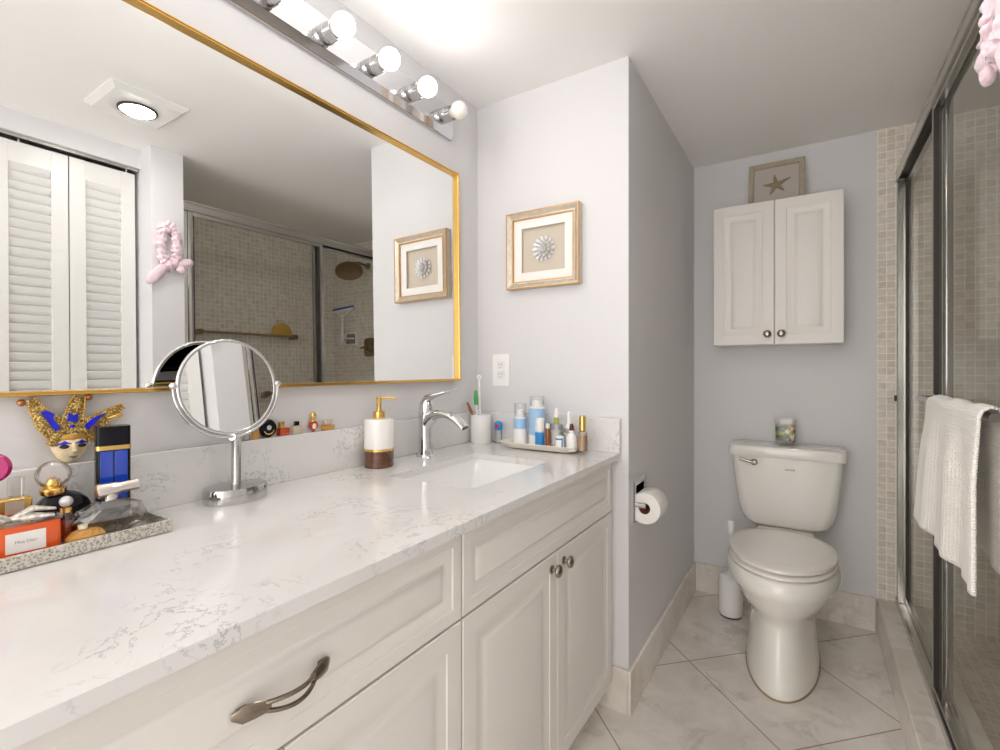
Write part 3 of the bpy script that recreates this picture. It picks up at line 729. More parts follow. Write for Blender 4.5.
# ================================================================= WALL MIRROR (leans back very slightly)
MY0, MY1, MZ0, MZ1 = 0.02, 1.490, 1.131, 1.922
fw = 0.009
t = thing('wall_mirror', 'large rectangular wall mirror with a thin gold frame above the vanity', 'mirror', (XM+0.0012, (MY0+MY1)/2, MZ0), (0, 0, 0))
hh, ww = MZ1-MZ0, MY1-MY0
def mirr_T(): return Matrix.Translation((XM+0.0125, (MY0+MY1)/2, MZ0)) @ Matrix.Rotation(-0.0105, 4, 'Y')
TT = mirr_T()
mb = MB(); mb.T = TT
mb.box(0.0, 0.003, -ww/2+fw-0.002, ww/2-fw+0.002, fw-0.002, hh-fw+0.002)
mb.build('mirror_glass', M['mirror'], t, smooth=0)
mb = MB(); mb.T = TT
prof = [(0.0, -0.003), (0.0, 0.015), (0.0015, 0.017), (0.0035, 0.017), (0.0042, 0.014), (0.0054, 0.014), (0.0062, 0.0165), (fw-0.001, 0.0165), (fw, 0.0145), (fw, -0.003)]
rings = []
for i, x in prof: rings.append([Vector((x, -ww/2+i, i)), Vector((x, ww/2-i, i)), Vector((x, ww/2-i, hh-i)), Vector((x, -ww/2+i, hh-i))])
mb.loft(rings + [rings[0]], False, False)
mb.build('frame', M['gold_frame'], t, smooth=0)

# ================================================================= LIGHT BAR
LZ0, LZ1, LY0, LY1, LX = 2.038, 2.162, 0.120, 1.455, -1.122
t = thing('vanity_light', 'chrome vanity light bar with a row of globe bulbs above the mirror', 'light fixture', (XM, (LY0+LY1)/2, (LZ0+LZ1)/2))
mb = MB()
mb.loft([[Vector((x, y, z)) for y, z in ((LY0+i, LZ0+i), (LY1-i, LZ0+i), (LY1-i, LZ1-i), (LY0+i, LZ1-i))] for x, i in ((XM+0.0005, 0), (XM+0.012, 0), (XM+0.014, 0.001), (LX-0.001, 0.017), (LX, 0.018), (LX, 0.022))])
mb.build('back_plate', mat('satin_chrome', (0.66, 0.66, 0.69), 0.07, 1.0), t, smooth=0)
for k in range(8):
    y = 1.377 - 0.1690*k; z = 2.091
    s = MB()
    s.lathe([(0.0255, 0), (0.0265, 0.002), (0.0265, 0.018), (0.0255, 0.019), (0.0255, 0.021), (0.0265, 0.022), (0.0255, 0.045), (0.0215, 0.045), (0.0215, 0.020), (0, 0.020)], (LX, y, z), 'X')
    so = s.build('socket', M['chrome_dimmed'], t)
    b = MB(); lit = k > 0
    b.mat(0).lathe([(0, 0.022), (0.0165, 0.022), (0.0175, 0.042), (0.0205, 0.052)], (LX, y, z), 'X')
    b.mat(1)
    c0 = 0.074; r = 0.0310
    b.lathe([(0.0205, 0.052)] + [(r*math.cos(a), c0+r*math.sin(a)) for a in [math.radians(-40+130*i/14) for i in range(15)]], (LX, y, z), 'X')
    bo = b.build('bulb', [M['bulb_neck'], M['bulb_on'] if lit else M['bulb_off']], t)
    if k == 0: bo['label'] = 'unlit frosted bulb'

# ================================================================= OUTLET, PICTURE
t = thing('wall_outlet', 'white double wall outlet above the toothbrush cup', 'outlet', (-1.037, Y1, 1.172))
mb = MB(); mb.T = face_T((-1.037, Y1-0.0002, 1.172), '-Y')
mb.prism(rrect(0.078, 0.126, 0.004), Matrix(), 0.005); mb.build('cover_plate', M['white_plastic'], t, smooth=30)
for s_ in (-1, 1):
    mb = MB(); mb.T = face_T((-1.037, Y1-0.0052, 1.172+s_*0.0185), '-Y'); mb.prism(rrect(0.034, 0.032, 0.006), Matrix(), 0.003); rc = mb.build('receptacle', M['ceramic'], t, smooth=30)
    mb = MB(); mb.T = face_T((-1.037, Y1-0.0082, 1.172+s_*0.0185), '-Y')
    for dx in (-0.007, 0.006): mb.box(dx-0.001, dx+0.001, 0.0, 0.008, 0, 0.0006)
    mb.box(-0.002, 0.002, -0.010, -0.006, 0, 0.0006)
    mb.build('slots', M['ink'], rc, smooth=0)

pc = Vector((-0.845, Y1-0.001, 1.628)); pw, ph = 0.304, 0.292
t = thing('shell_picture', 'square champagne framed shadow box with a silver shell flower', 'picture', tuple(pc))
T = face_T(pc, '-Y')
def frame_rings(mb, w, h_, prof):
    rings = [[Vector((-w/2+i, -h_/2+i, z)), Vector((w/2-i, -h_/2+i, z)), Vector((w/2-i, h_/2-i, z)), Vector((-w/2+i, h_/2-i, z))] for i, z in prof]
    mb.loft(rings + [rings[0]], False, False)
mb = MB(); mb.T = T; frame_rings(mb, pw, ph, [(0, 0), (0, 0.026), (0.003, 0.030), (0.006, 0.030), (0.020, 0.022), (0.026, 0.022), (0.026, 0)]); fr = mb.build('frame', M['champagne'], t, smooth=0)
mb = MB(); mb.T = T; frame_rings(mb, pw, ph, [(0.0, 0.026), (-0.001, 0.028), (0.0015, 0.0312), (0.005, 0.0312), (0.005, 0.029)]); mb.build('outer_lip', M['gold_lip'], fr, smooth=0)
mb = MB(); mb.T = T; frame_rings(mb, pw, ph, [(0.024, 0.0225), (0.024, 0.0250), (0.0275, 0.0250), (0.029, 0.021), (0.029, 0.012), (0.024, 0.012)]); mb.build('inner_lip', M['gold_lip'], fr, smooth=0)
mb = MB(); mb.T = T; frame_rings(mb, pw-0.05, ph-0.05, [(0.0, 0.012), (0.0, 0.016), (0.036, 0.016), (0.037, 0.015), (0.037, 0.012)]); mb.build('mat_board', M['matboard'], t, smooth=0)
mb = MB(); mb.T = T; frame_rings(mb, pw-0.124, ph-0.124, [(-0.003, 0.012), (0.0005, 0.0160), (0.0, 0.003), (-0.003, 0.003)]); mb.box(-pw/2+0.02, pw/2-0.02, -ph/2+0.02, ph/2-0.02, 0.0005, 0.003); mb.build('linen_backing', M['linen'], t, smooth=0)
mb = MB()
for ring, (nn, r0, ln, wd, tilt) in enumerate(((14, 0.028, 0.021, 0.0070, 0.22), (11, 0.016, 0.019, 0.0068, 0.5), (7, 0.006, 0.014, 0.0058, 0.85))):
    for k in range(nn):
        a = 2*PI*k/nn + ring*0.3
        mb.T = T @ Matrix.Translation((0, 0, 0.005+0.003*ring)) @ Matrix.Rotation(a, 4, 'Z') @ Matrix.Translation((r0, 0, 0)) @ Matrix.Rotation(-tilt, 4, 'Y')
        mb.sphere((ln/2, 0, 0.002), ln/2, wd, 0.0022, 10, 6)
mb.T = T
mb.sphere((0, 0, 0.015), 0.005, n=12, m=8)
mb.build('shell_flower', M['silver_shell'], t)

# ================================================================= TOILET PAPER HOLDER
t = thing('paper_holder', 'recessed chrome toilet paper holder in the alcove wall', 'paper holder', (XA, 1.7635, 0.709))
mb = MB(); T = face_T((XA, 1.7635, 0.709), '+X'); mb.T = T
frame_rings(mb, 0.147, 0.148, [(0, 0.0002), (0.0, 0.002), (0.004, 0.005), (0.019, 0.005), (0.0225, 0.002), (0.0245, -0.06), (0.0225, -0.0602), (0.0205, 0.0002)])
mb.box(-0.049, 0.049, -0.050, 0.050, -0.060, -0.0585)
mb.build('recess_box', M['chrome'], t, smooth=0)
mb = MB()
for y in (1.7035, 1.8215):
    mb.tube([(XA+0.002, y, 0.700), (XA+0.020, y, 0.700), (XA+0.040, y, 0.700)], [(0.008, 0.006), (0.009, 0.004), (0.010, 0.004)], 12, up=(0, 0, 1))
mb.tube([(XA+0.034, 1.702, 0.700), (XA+0.034, 1.823, 0.700)], 0.007, 14)
mb.build('roller_arm', M['chrome'], t)
c = (XA+0.034, 0, 0.688)
mb = MB(); prof = [(0.020, 0.0), (0.054, 0.0), (0.055, 0.002), (0.055, 0.102), (0.054, 0.104), (0.020, 0.104)]
t = thing('toilet_paper_roll', 'white toilet paper roll on the recessed chrome holder', 'toilet paper', (c[0], 1.7105, c[2]))
n = 36
def ring_at(r, y): return [Vector((c[0]+r*math.cos(2*PI*i/n), 1.7105+y, c[2]+r*math.sin(2*PI*i/n))) for i in range(n)]
rs = [ring_at(r, y) for r, y in prof]; mb.loft(rs + [rs[0]], False, False); mb.build('paper', M['paper'], t)
mb = MB(); rs = [ring_at(r, y) for r, y in ((0.0200, 0.0005), (0.0200, 0.1035), (0.0190, 0.1035), (0.0190, 0.0005))]; mb.loft(rs+[rs[0]], False, False); mb.build('cardboard_core', M['cardboard'], t)

# ================================================================= WALL CABINET
wx0, wx1, wz0, wz1, wyf = -0.397, 0.121, 1.287, 1.950, 2.550
t = thing('wall_cabinet', 'white two door wall cabinet hanging above the toilet', 'cabinet', ((wx0+wx1)/2, Y2, wz0))
MB().box(wx0+0.002, wx1-0.002, wyf+0.021, Y2-0.001, wz0, wz1, 0.0015, 1).build('body', M['wallcab'], t)
wm = -0.139
for x0, x1, kx in ((wx0, wm-0.0015, -0.167), (wm+0.0015, wx1, -0.111)):
    d = raised_panel(face_T((x0, wyf+0.020, wz0+0.001), '-Y'), x1-x0, wz1-wz0-0.002, 0.02, 0.058, 1.2).build('door', M['wallcab'], t)
    knob(d, (kx, wyf, 1.336), '-Y')
# starfish picture on the cabinet
t = thing('starfish_picture', 'small driftwood framed starfish leaning on top of the wall cabinet', 'picture', (-0.140, 2.670, wz1+0.0015), (math.radians(-14), 0, 0))
w_, h_ = 0.236, 0.236
def loc_frame(mb, prof):
    mb.T = Matrix.Translation((0, 0, h_/2)) @ face_T((0, 0, 0), '-Y'); frame_rings(mb, w_, h_, prof)
mb = MB(); loc_frame(mb, [(0, -0.010), (0, 0.010), (0.003, 0.012), (0.020, 0.009), (0.024, 0.004), (0.024, -0.010)]); mb.build('frame', M['olive_frame'], t, local=True, smooth=0)
mb = MB(); mb.T = Matrix.Translation((0, 0, h_/2)) @ face_T((0, 0, 0), '-Y'); mb.box(-w_/2+0.02, w_/2-0.02, -h_/2+0.02, h_/2-0.02, -0.008, -0.002); mb.build('backing', M['grey_linen'], t, local=True, smooth=0)
mb = MB(); TB = Matrix.Translation((0, 0, h_/2-0.004)) @ face_T((0, 0, 0), '-Y')
for k in range(5):
    a = math.radians(97 + 72*k)
    L_ = (0.056, 0.058, 0.054, 0.050, 0.066)[k]
    mb.T = TB
    mb.tube([(0, 0, 0.001), (L_*0.3*math.cos(a), L_*0.3*math.sin(a), 0.002), (L_*0.7*math.cos(a+0.04), L_*0.7*math.sin(a+0.04), 0.001), (L_*math.cos(a), L_*math.sin(a), 0.0)], [(0.006, 0.011), (0.006, 0.0095), (0.0045, 0.006), (0.002, 0.0025)], 10, up=(0, 0, 1))
mb.build('starfish', M['star'], t, local=True)

# ================================================================= TOILET
TX = -0.098
t = thing('toilet', 'white two piece toilet with closed lid and tall tank', 'toilet', (TX, 2.30, 0))
def egg(yf, yb, hw, z, n=48, split=0.56, pw=2.0, cx=TX):
    L_ = yb-yf; yc = yf + L_*split; out = []
    for i in range(n):
        a = 2*PI*i/n
        c_, s_ = math.cos(a), math.sin(a)
        x = hw*math.copysign(abs(s_)**(2/pw), s_)
        y = yc - (yc-yf)*math.copysign(abs(c_)**(2/pw), c_) if c_ > 0 else yc + (yb-yc)*abs(c_)**(2/(pw+0.8))
        out.append(Vector((cx+x, y, z)))
    return out
mb = MB()
secs = [(1.983, 2.60, 0.129, 0.004), (1.981, 2.61, 0.131, 0.012), (1.990, 2.605, 0.127, 0.05), (2.006, 2.60, 0.120, 0.12), (2.022, 2.60, 0.115, 0.19), (2.032, 2.60, 0.114, 0.225), (2.030, 2.60, 0.122, 0.250), (2.012, 2.60, 0.142, 0.275), (1.994, 2.59, 0.160, 0.300), (1.982, 2.57, 0.175, 0.328), (1.976, 2.56, 0.184, 0.352), (1.974, 2.56, 0.187, 0.362), (1.956, 2.56, 0.197, 0.364), (1.951, 2.56, 0.202, 0.384), (1.955, 2.56, 0.199, 0.410), (1.966, 2.56, 0.191, 0.424), (1.985, 2.55, 0.175, 0.428), (2.2, 2.4, 0.05, 0.428)]
mb.loft([egg(a, b, c_, z) for a, b, c_, z in secs])
mb.build('bowl', M['porcelain'], t)
MB().loft([egg(1.978, 2.612, 0.133, 0.0005), egg(1.978, 2.612, 0.133, 0.005)]).build('caulk_line', M['bottom_trim'], t)
MB().box(TX-0.120, TX+0.120, 2.46, 2.72, 0.30, 0.444, 0.025, 4).build('tank_deck', M['porcelain'], t)
MB().loft([egg(1.978, 2.47, 0.184, 0.4285), egg(1.972, 2.475, 0.189, 0.434), egg(1.974, 2.475, 0.188, 0.441), egg(1.982, 2.47, 0.182, 0.4445)]).build('seat', M['seat'], t)
MB().loft([egg(1.993, 2.48, 0.180, 0.4485), egg(1.982, 2.49, 0.188, 0.452), egg(1.983, 2.49, 0.187, 0.461), egg(1.995, 2.48, 0.178, 0.467), egg(2.03, 2.45, 0.15, 0.4695), egg(2.15, 2.35, 0.07, 0.470)]).build('seat_lid', M['seat'], t)
for sx in (-1, 1): MB().box(TX+sx*0.075-0.02, TX+sx*0.075+0.02, 2.465, 2.505, 0.43, 0.458, 0.006).build('hinge', M['seat'], t)
mb = MB()
def tank_ring(hw, yf, yb, z, r, bow=0.012):
    pts = rrect(2*hw, yb-yf, r, 8, TX, (yf+yb)/2)
    out = []
    for x, y in pts:
        f = max(0.0, ((yf+yb)/2 - y)/((yb-yf)/2))
        out.append(Vector((x, y - bow*f*(1-((x-TX)/hw)**2), z)))
    return out
tk = [(0.115, 2.60, 2.70, 0.445, 0.035), (0.150, 2.585, 2.715, 0.450, 0.045), (0.172, 2.577, 2.725, 0.465, 0.05), (0.187, 2.573, 2.73, 0.495, 0.05), (0.197, 2.568, 2.732, 0.54, 0.045), (0.207, 2.564, 2.735, 0.62, 0.04), (0.215, 2.560, 2.738, 0.70, 0.035), (0.219, 2.558, 2.74, 0.768, 0.032)]
mb.loft([tank_ring(a, b, c_, z, r) for a, b, c_, z, r in tk]); mb.build('tank', M['porcelain'], t)
mb = MB(); tl = [(0.218, 2.560, 2.742, 0.769, 0.03), (0.231, 2.546, 2.748, 0.770, 0.03), (0.234, 2.543, 2.749, 0.776, 0.03), (0.234, 2.543, 2.749, 0.806, 0.03), (0.230, 2.548, 2.747, 0.817, 0.03), (0.218, 2.56, 2.735, 0.821, 0.028)]
mb.loft([tank_ring(a, b, c_, z, r, 0.020) for a, b, c_, z, r in tl]); mb.build('tank_lid', M['porcelain'], t)
mb = MB()
mb.lathe([(0.0, 0), (0.015, 0), (0.015, 0.004), (0.010, 0.008), (0.009, 0.014), (0, 0.015)], (-0.222, 2.5545, 0.742), '-Y')
mb.tube([(-0.220, 2.543, 0.742), (-0.245, 2.538, 0.746), (-0.282, 2.540, 0.755)], [(0.006, 0.006), (0.0065, 0.0045), (0.0055, 0.003)], 10)
mb.build('flush_lever', M['nickel'], t)
# small grey maker's mark (unreadable in the photo)
mb = MB(); mb.T = face_T((-0.078, 2.5480, 0.721), '-Y')
for k in range(5): mb.prism(rrect(0.006, 0.008, 0.0025, 3, -0.016+0.008*k, 0), Matrix(), 0.0006)
mb.build('tank_mark', mat('grey_mark', (0.42, 0.40, 0.37), 0.5), t, smooth=0)

# candle on the tank
cx_, cy_, cz_ = -0.098, 2.640, 0.8215
t = thing('candle_jar', 'square glass candle jar with leafy print on the toilet tank', 'candle', (cx_, cy_, cz_))
mleaf, nt, b = new_mat('leaf_print_glass')
tc = nt.nodes.new('ShaderNodeTexCoord'); v = nt.nodes.new('ShaderNodeTexVoronoi'); v.inputs['Scale'].default_value = 55
nt.links.new(tc.outputs['Object'], v.inputs['Vector'])
sp_ = nt.nodes.new('ShaderNodeSeparateColor'); nt.links.new(v.outputs['Color'], sp_.inputs[0])
r_ = link_ramp(nt, sp_.outputs[0], [(0.0, (0.10, 0.16, 0.05)), (0.25, (0.30, 0.36, 0.10)), (0.42, (0.80, 0.68, 0.36)), (0.7, (0.85, 0.74, 0.45)), (0.8, (0.16, 0.16, 0.24)), (0.95, (0.50, 0.16, 0.08))])
r_.color_ramp.interpolation = 'CONSTANT'
nt.links.new(r_.outputs[0], b.inputs['Base Color']); b.inputs['Roughness'].default_value = 0.12
mb = MB(); rr = [[Vector((x, y, cz_+z)) for x, y in rrect(w, w, 0.018, 5, cx_, cy_)] for w, z in ((0.070, 0), (0.078, 0.006), (0.084, 0.02), (0.088, 0.118), (0.086, 0.119), (0.082, 0.115), (0.078, 0.016), (0.05, 0.014))]
mb.loft(rr[:3], True, False); 
mb2 = MB(); mb2.loft(rr); mb2.build('glass', M['overcap'], t)
mb = MB(); mb.loft([[Vector((x, y, cz_+z)) for x, y in rrect(w, w, 0.016, 5, cx_, cy_)] for w, z in ((0.074, 0.0165), (0.078, 0.02), (0.0805, 0.092), (0.078, 0.094))]); wx = mb.build('printed_wax', mleaf, t)
MB().tube([(cx_, cy_, cz_+0.094), (cx_+0.001, cy_, cz_+0.104)], 0.001, 6).build('wick', M['ink'], wx)

# toilet brush
hx, hy = -0.322, 2.560
t = thing('toilet_brush', 'white toilet brush in a rounded canister left of the toilet', 'toilet brush', (hx, hy, 0))
MB().lathe([(0, 0), (0.050, 0), (0.050, 0.008), (0, 0.008)], (hx, hy, 0), sx=0.95).build('foot_ring', M['dark_alu'], t)
MB().lathe([(0, 0.008), (0.052, 0.008), (0.055, 0.02), (0.056, 0.06), (0.056, 0.165), (0.053, 0.185), (0.040, 0.195), (0.0, 0.196)], (hx, hy, 0), sx=0.95).build('canister', M['white_plastic'], t)
mb = MB(); mb.tube([(hx, hy, 0.18), (hx, hy, 0.40)], 0.006, 10); mb.tube([(hx, hy, 0.385), (hx-0.002, hy+0.02, 0.42), (hx-0.004, hy+0.03, 0.44)], [(0.007, 0.012), (0.006, 0.015), (0.005, 0.014)], 12); mb.build('handle', M['white_plastic'], t)

# ================================================================= SHOWER DOOR
t = thing('shower_door', 'sliding glass shower door with aluminium frame above the marble curb', 'shower door', (0.325, 1.97, 0.149))
ya, yb = YP1+0.001, Y2-0.005
mb = MB()
# header: fascia + back, open below
hp = [(0.320, 1.994), (0.316, 1.994), (0.3145, 1.997), (0.3145, 2.002), (0.3165, 2.005), (0.3165, 2.030), (0.3145, 2.034), (0.3155, 2.043), (0.321, 2.048), (0.359, 2.048), (0.364, 2.043), (0.364, 1.994), (0.360, 1.994), (0.360, 2.043), (0.320, 2.043)]
mb.loft([[Vector((x, y, z)) for x, z in hp] for y in (ya, yb)])
mb.build('header', M['alu'], t, smooth=0)
MB().box(0.3205, 0.3595, ya, yb, 2.010, 2.0425).build('header_channel', M['dark_alu'], t, smooth=0)
mb = MB()
mb.box(0.314, 0.368, ya, yb, 0.1495, 0.158); mb.box(0.314, 0.318, ya, yb, 0.158, 0.176); mb.box(0.339, 0.342, ya, yb, 0.158, 0.170); mb.box(0.364, 0.368, ya, yb, 0.158, 0.168)
mb.build('bottom_track', M['alu'], t, smooth=0)
for y0, y1 in ((ya, ya+0.022), (yb-0.028, yb)):
    mb = MB(); mb.box(0.318, 0.362, y0, y1, 0.1585, 1.992, 0.002, 1); mb.build('wall_jamb', M['alu'], t)
def glass_panel(x, y0, y1, z0=0.172, z1=2.005, st=0.026):
    p = MB(); p.box(x-0.003, x+0.003, y0+st-0.006, y1-st+0.006, z0+0.02, z1-0.02); g = p.build('glass_panel', M['glass'], t, smooth=0)
    f = MB()
    for a, b_ in ((y0, y0+st), (y1-st, y1)): f.box(x-0.009, x+0.009, a, b_, z0, z1, 0.003, 2)
    f.box(x-0.008, x+0.008, y0+st, y1-st, z0, z0+0.026); f.box(x-0.008, x+0.008, y0+st, y1-st, z1-0.03, z1)
    f.build('panel_frame', M['alu'], g)
    d = MB()
    for a in (y0+st-0.001, y1-st-0.004): d.box(x-0.0095, x+0.0095, a, a+0.005, z0+0.026, z1-0.03)
    d.build('gasket', M['dark_alu'], g, smooth=0)
    return g
g1 = glass_panel(0.3285, ya+0.024, 2.010)
g2 = glass_panel(0.3515, 1.955, yb-0.030)
# towel bar on the outer panel
mb = MB(); bz, bxx = 1.088, 0.284
mb.tube([(bxx, 1.235, bz), (bxx, 1.975, bz)], 0.0085, 16)
for y in (1.250, 1.962):
    mb.tube([(0.3190, y, bz), (bxx, y, bz)], 0.008, 12); mb.lathe([(0.0, 0), (0.015, 0), (0.015, 0.004), (0.0, 0.004)], (0.3195, y, bz), (-1, 0, 0))
mb.build('towel_bar', M['alu'], t)
# small latch/bumper on the far jamb
MB().box(0.310, 0.318, yb-0.022, yb-0.004, 1.035, 1.060, 0.002).build('bumper', M['dark_alu'], t)

# towel over the bar
def towel():
    nu, nv = 60, 64
    yA, yB_ = 1.215, 1.740
    front, back = 0.325, 0.30
    r = 0.0145
    total = front + PI*r + back
    rows = []
    for j in range(nv+1):
        s = total*j/nv
        row = []
        for i in range(nu+1):
            u = i/nu
            if s < front:
                d = front - s; side_ = -1; k = d
            elif s < front+PI*r:
                side_ = 0; k = 0
            else:
                d = s-front-PI*r; side_ = 1; k = d
            fall = min(1.0, k/0.12)
            if side_ < 0:
                y = yA + (yB_-yA)*u
                y += -0.10*fall*(u-0.45)*0.0
                y = (yA+0.035*(1-fall)) + (yB_+0.02*k/front - yA-0.035*(1-fall))*u
                fold = 0.010*math.sin(u*PI*5.2+0.6) + 0.005*math.sin(u*PI*11+1.0)
                bulge = 0.006*fall + 0.020*(k/front)*u
                x = bxx - r - 0.003 - bulge - fold*fall*0.8
                z = bz - k*(1.0+0.012*math.sin(u*4.0)) + 0.012*u*(k/front)
                # lower far corner swings out
                if u > 0.85: z += 0.02*((u-0.85)/0.15)**2*(k/front)
            elif side_ == 0:
                a = (s-front)/r
                y = yA+0.035 + (yB_-yA-0.035)*u
                x = bxx - (r+0.003)*math.cos(a) 
                z = bz + (r+0.004)*math.sin(a) + 0.003*math.sin(u*17)
            else:
                y = (yA-0.012) + 0.035*(1-fall) + (yB_-yA-0.02)*u
                fold = 0.004*math.sin(u*PI*6+1)
                x = min(bxx + r + 0.001 + 0.004*fall + fold*fall, 0.3120)
                z = bz - k + 0.10*(u)*(k/back)*0.3
            row.append(Vector((x, y, z)))
        rows.append(row)
    verts = [p for r_ in rows for p in r_]
    fs = []
    for j in range(nv):
        for i in range(nu):
            a = j*(nu+1)+i; fs.append((a, a+1, a+nu+2, a+nu+1))
    o0 = Vector((bxx, 1.48, bz))
    me = bpy.data.meshes.new('towel'); me.from_pydata([v-o0 for v in verts], [], fs)
    uvl = me.uv_layers.new(name='weave')
    for poly in me.polygons:
        for li in poly.loop_indices:
            vi = me.loops[li].vertex_index
            uvl.data[li].uv = ((vi % (nu+1))/nu*1.0, (vi//(nu+1))/nv*1.4)
    me.materials.append(M['towel']); me.polygons.foreach_set('use_smooth', [True]*len(me.polygons))
    o = bpy.data.objects.new('towel', me); COL.objects.link(o); o.location = o0
    so = o.modifiers.new('thickness', 'SOLIDIFY'); so.thickness = 0.005; so.offset = 0
    return o
tag(towel(), 'white waffle weave towel draped over the shower door bar', 'towel')

# pink fleece headband on the pilaster
hb = Vector((0.252, 1.100, 1.735))
t = thing('headband', 'fluffy pink spa headband with a tied knot hanging by the shower', 'headband', (XP, 1.10, 1.70))
def fluffy(pts, rs, n=22, amp=0.006, fr=55):
    mb = MB(); mb.tube(pts, rs, n, up=(1, 0, 0))
    mb.v = [v + Vector((noise.noise(v*fr), noise.noise(v*fr+Vector((9, 3, 1))), noise.noise(v*fr+Vector((2, 7, 5)))))*amp for v in mb.v]
    return mb
top = Vector((0.250, 1.100, 1.868))
pts = []
for k in range(121):
    a = -PI/2 + 2*PI*k/120
    pts.append((0.259, 1.100 + 0.033*math.cos(a), 1.787 + 0.094*math.sin(a)))
mb = fluffy(pts, [(0.016+0.002*math.sin(k*1.05), 0.020+0.0028*math.sin(k*1.05)) for k in range(121)], amp=0.011, fr=62)
mb.build('band', M['pink'], t, smooth=180)
mb = fluffy([(0.262, 1.112, 1.708), (0.260, 1.085, 1.690), (0.260, 1.055, 1.655), (0.261, 1.028, 1.616), (0.262, 1.012, 1.597)], [(0.008, 0.012), (0.012, 0.019), (0.014, 0.024), (0.012, 0.021), (0.006, 0.010)], amp=0.005)
mb.build('knot_end', M['pink'], t, smooth=180)
mb = fluffy([(0.262, 1.108, 1.702), (0.260, 1.138, 1.704), (0.260, 1.168, 1.712), (0.261, 1.192, 1.720), (0.262, 1.208, 1.722)], [(0.008, 0.012), (0.012, 0.019), (0.014, 0.023), (0.012, 0.020), (0.006, 0.010)], amp=0.005)
mb.build('knot_end', M['pink'], t, smooth=180)
mb = fluffy([(0.256, 1.130, 1.684), (0.256, 1.155, 1.678), (0.257, 1.172, 1.678)], [(0.008, 0.012), (0.010, 0.016), (0.005, 0.008)], amp=0.004)
mb.build('knot_end', M['pink'], t, smooth=180)
mb = MB(); mb.lathe([(0.0, 0), (0.012, 0), (0.012, 0.003), (0.0, 0.003)], (XP-0.0003, 1.10, 1.858), (-1, 0, 0)); mb.tube([(XP-0.003, 1.10, 1.858), (XP-0.022, 1.10, 1.850), (XP-0.030, 1.10, 1.862)], 0.003, 8)
tag(mb.build('wall_hook', M['white_plastic'], at=(XP, 1.10, 1.858)), 'small white wall hook holding the pink headband', 'hook')

# ================================================================= SHOWER FITTINGS
sx_ = 0.715
t = thing('rain_shower', 'round bronze rain shower head on the shower end wall', 'shower head', (sx_, Y2-0.004, 2.040))
mb = MB(); mb.lathe([(0, 0), (0.028, 0), (0.026, 0.006), (0.0, 0.010)], (sx_, Y2-0.0045, 2.040), '-Y'); mb.tube([(sx_, Y2-0.010, 2.040), (sx_, Y2-0.10, 2.050), (sx_, Y2-0.165, 2.035), (sx_, Y2-0.19, 2.012)], 0.010, 14); mb.sphere((sx_, Y2-0.195, 2.003), 0.016, n=14, m=8)
mb.build('arm', M['bronze'], t)
MB().lathe([(0.0, -0.028), (0.014, -0.028), (0.022, -0.018), (0.088, -0.006), (0.102, -0.002), (0.103, 0.006), (0.096, 0.009), (0.0, 0.008)], (sx_+0.005, Y2-0.195, 1.972), (-0.42, -0.30, -0.86), n=44).build('spray_disc', M['bronze'], t)
t = thing('shower_valve', 'bronze rounded square shower valve with a small lever', 'shower valve', (0.711, Y2-0.004, 1.385))
mb = MB(); mb.T = face_T((0.711, Y2-0.0042, 1.385), '-Y'); mb.prism(rrect(0.120, 0.150, 0.03), Matrix(), 0.006); mb.lathe([(0.038, 0.006), (0.036, 0.012), (0.02, 0.02), (0.019, 0.05), (0, 0.052)], (0, 0, 0)); mb.build('plate', M['bronze'], t)
mb = MB(); mb.T = face_T((0.711, Y2-0.0042, 1.385), '-Y'); mb.tube([(0, 0.0, 0.044), (0.035, -0.004, 0.05), (0.055, -0.006, 0.052)], [0.009, 0.007, 0.005], 10); mb.build('lever', M['nickel'], t)
t = thing('soap_dish', 'white ceramic soap dish fixed to the mosaic shower wall', 'soap dish', (0.925, Y2-0.004, 1.46))
mb = MB(); mb.T = face_T((0.925, Y2-0.0042, 1.465), '-Y')
frame_rings(mb, 0.155, 0.125, [(0, 0), (0.002, 0.012), (0.008, 0.018), (0.018, 0.014), (0.024, 0.002), (0.024, 0)])
mb.box(-0.055, 0.055, -0.040, 0.040, 0, 0.002); mb.build('frame', M['ceramic'], t)
MB().box(0.872, 0.978, Y2-0.0072, Y2-0.0066, 1.425, 1.505).build('recess_shade', M['ink'], t, smooth=0)  # flat dark panel paints the shade inside the dish
mb = MB(); mb.T = face_T((0.925, Y2-0.0042, 1.42), '-Y'); mb.box(-0.070, 0.070, -0.012, 0.0, 0.012, 0.060, 0.005); mb.tube([(-0.05, 0.045, 0.016), (-0.03, 0.045, 0.045), (0.03, 0.045, 0.045), (0.05, 0.045, 0.016)], 0.007, 10); mb.build('tray', M['tray_ceramic'], t)
t = thing('squeegee', 'white shower squeegee with a blue blade standing in the soap dish', 'squeegee', (0.95, Y2-0.05, 1.43))
mb = MB(); mb.tube([(0.935, Y2-0.085, 1.425), (0.950, Y2-0.075, 1.50), (0.955, Y2-0.07, 1.58), (0.965, Y2-0.06, 1.655)], [0.011, 0.012, 0.009, 0.008], 12)
mb.tube([(0.965, Y2-0.06, 1.652), (0.915, Y2-0.055, 1.672), (0.885, Y2-0.05, 1.695)], 0.006, 8); mb.tube([(0.965, Y2-0.06, 1.652), (1.015, Y2-0.055, 1.668), (1.045, Y2-0.05, 1.688)], 0.006, 8)
mb.build('handle', M['white_plastic'], t)
mb = MB(); mb.T = Matrix.Translation((0.967, Y2-0.05, 1.705)) @ Matrix.Rotation(math.radians(3), 4, 'Y'); mb.box(-0.125, 0.125, -0.008, 0.008, -0.014, 0.004, 0.003); mb.build('blade_holder', M['white_plastic'], t)
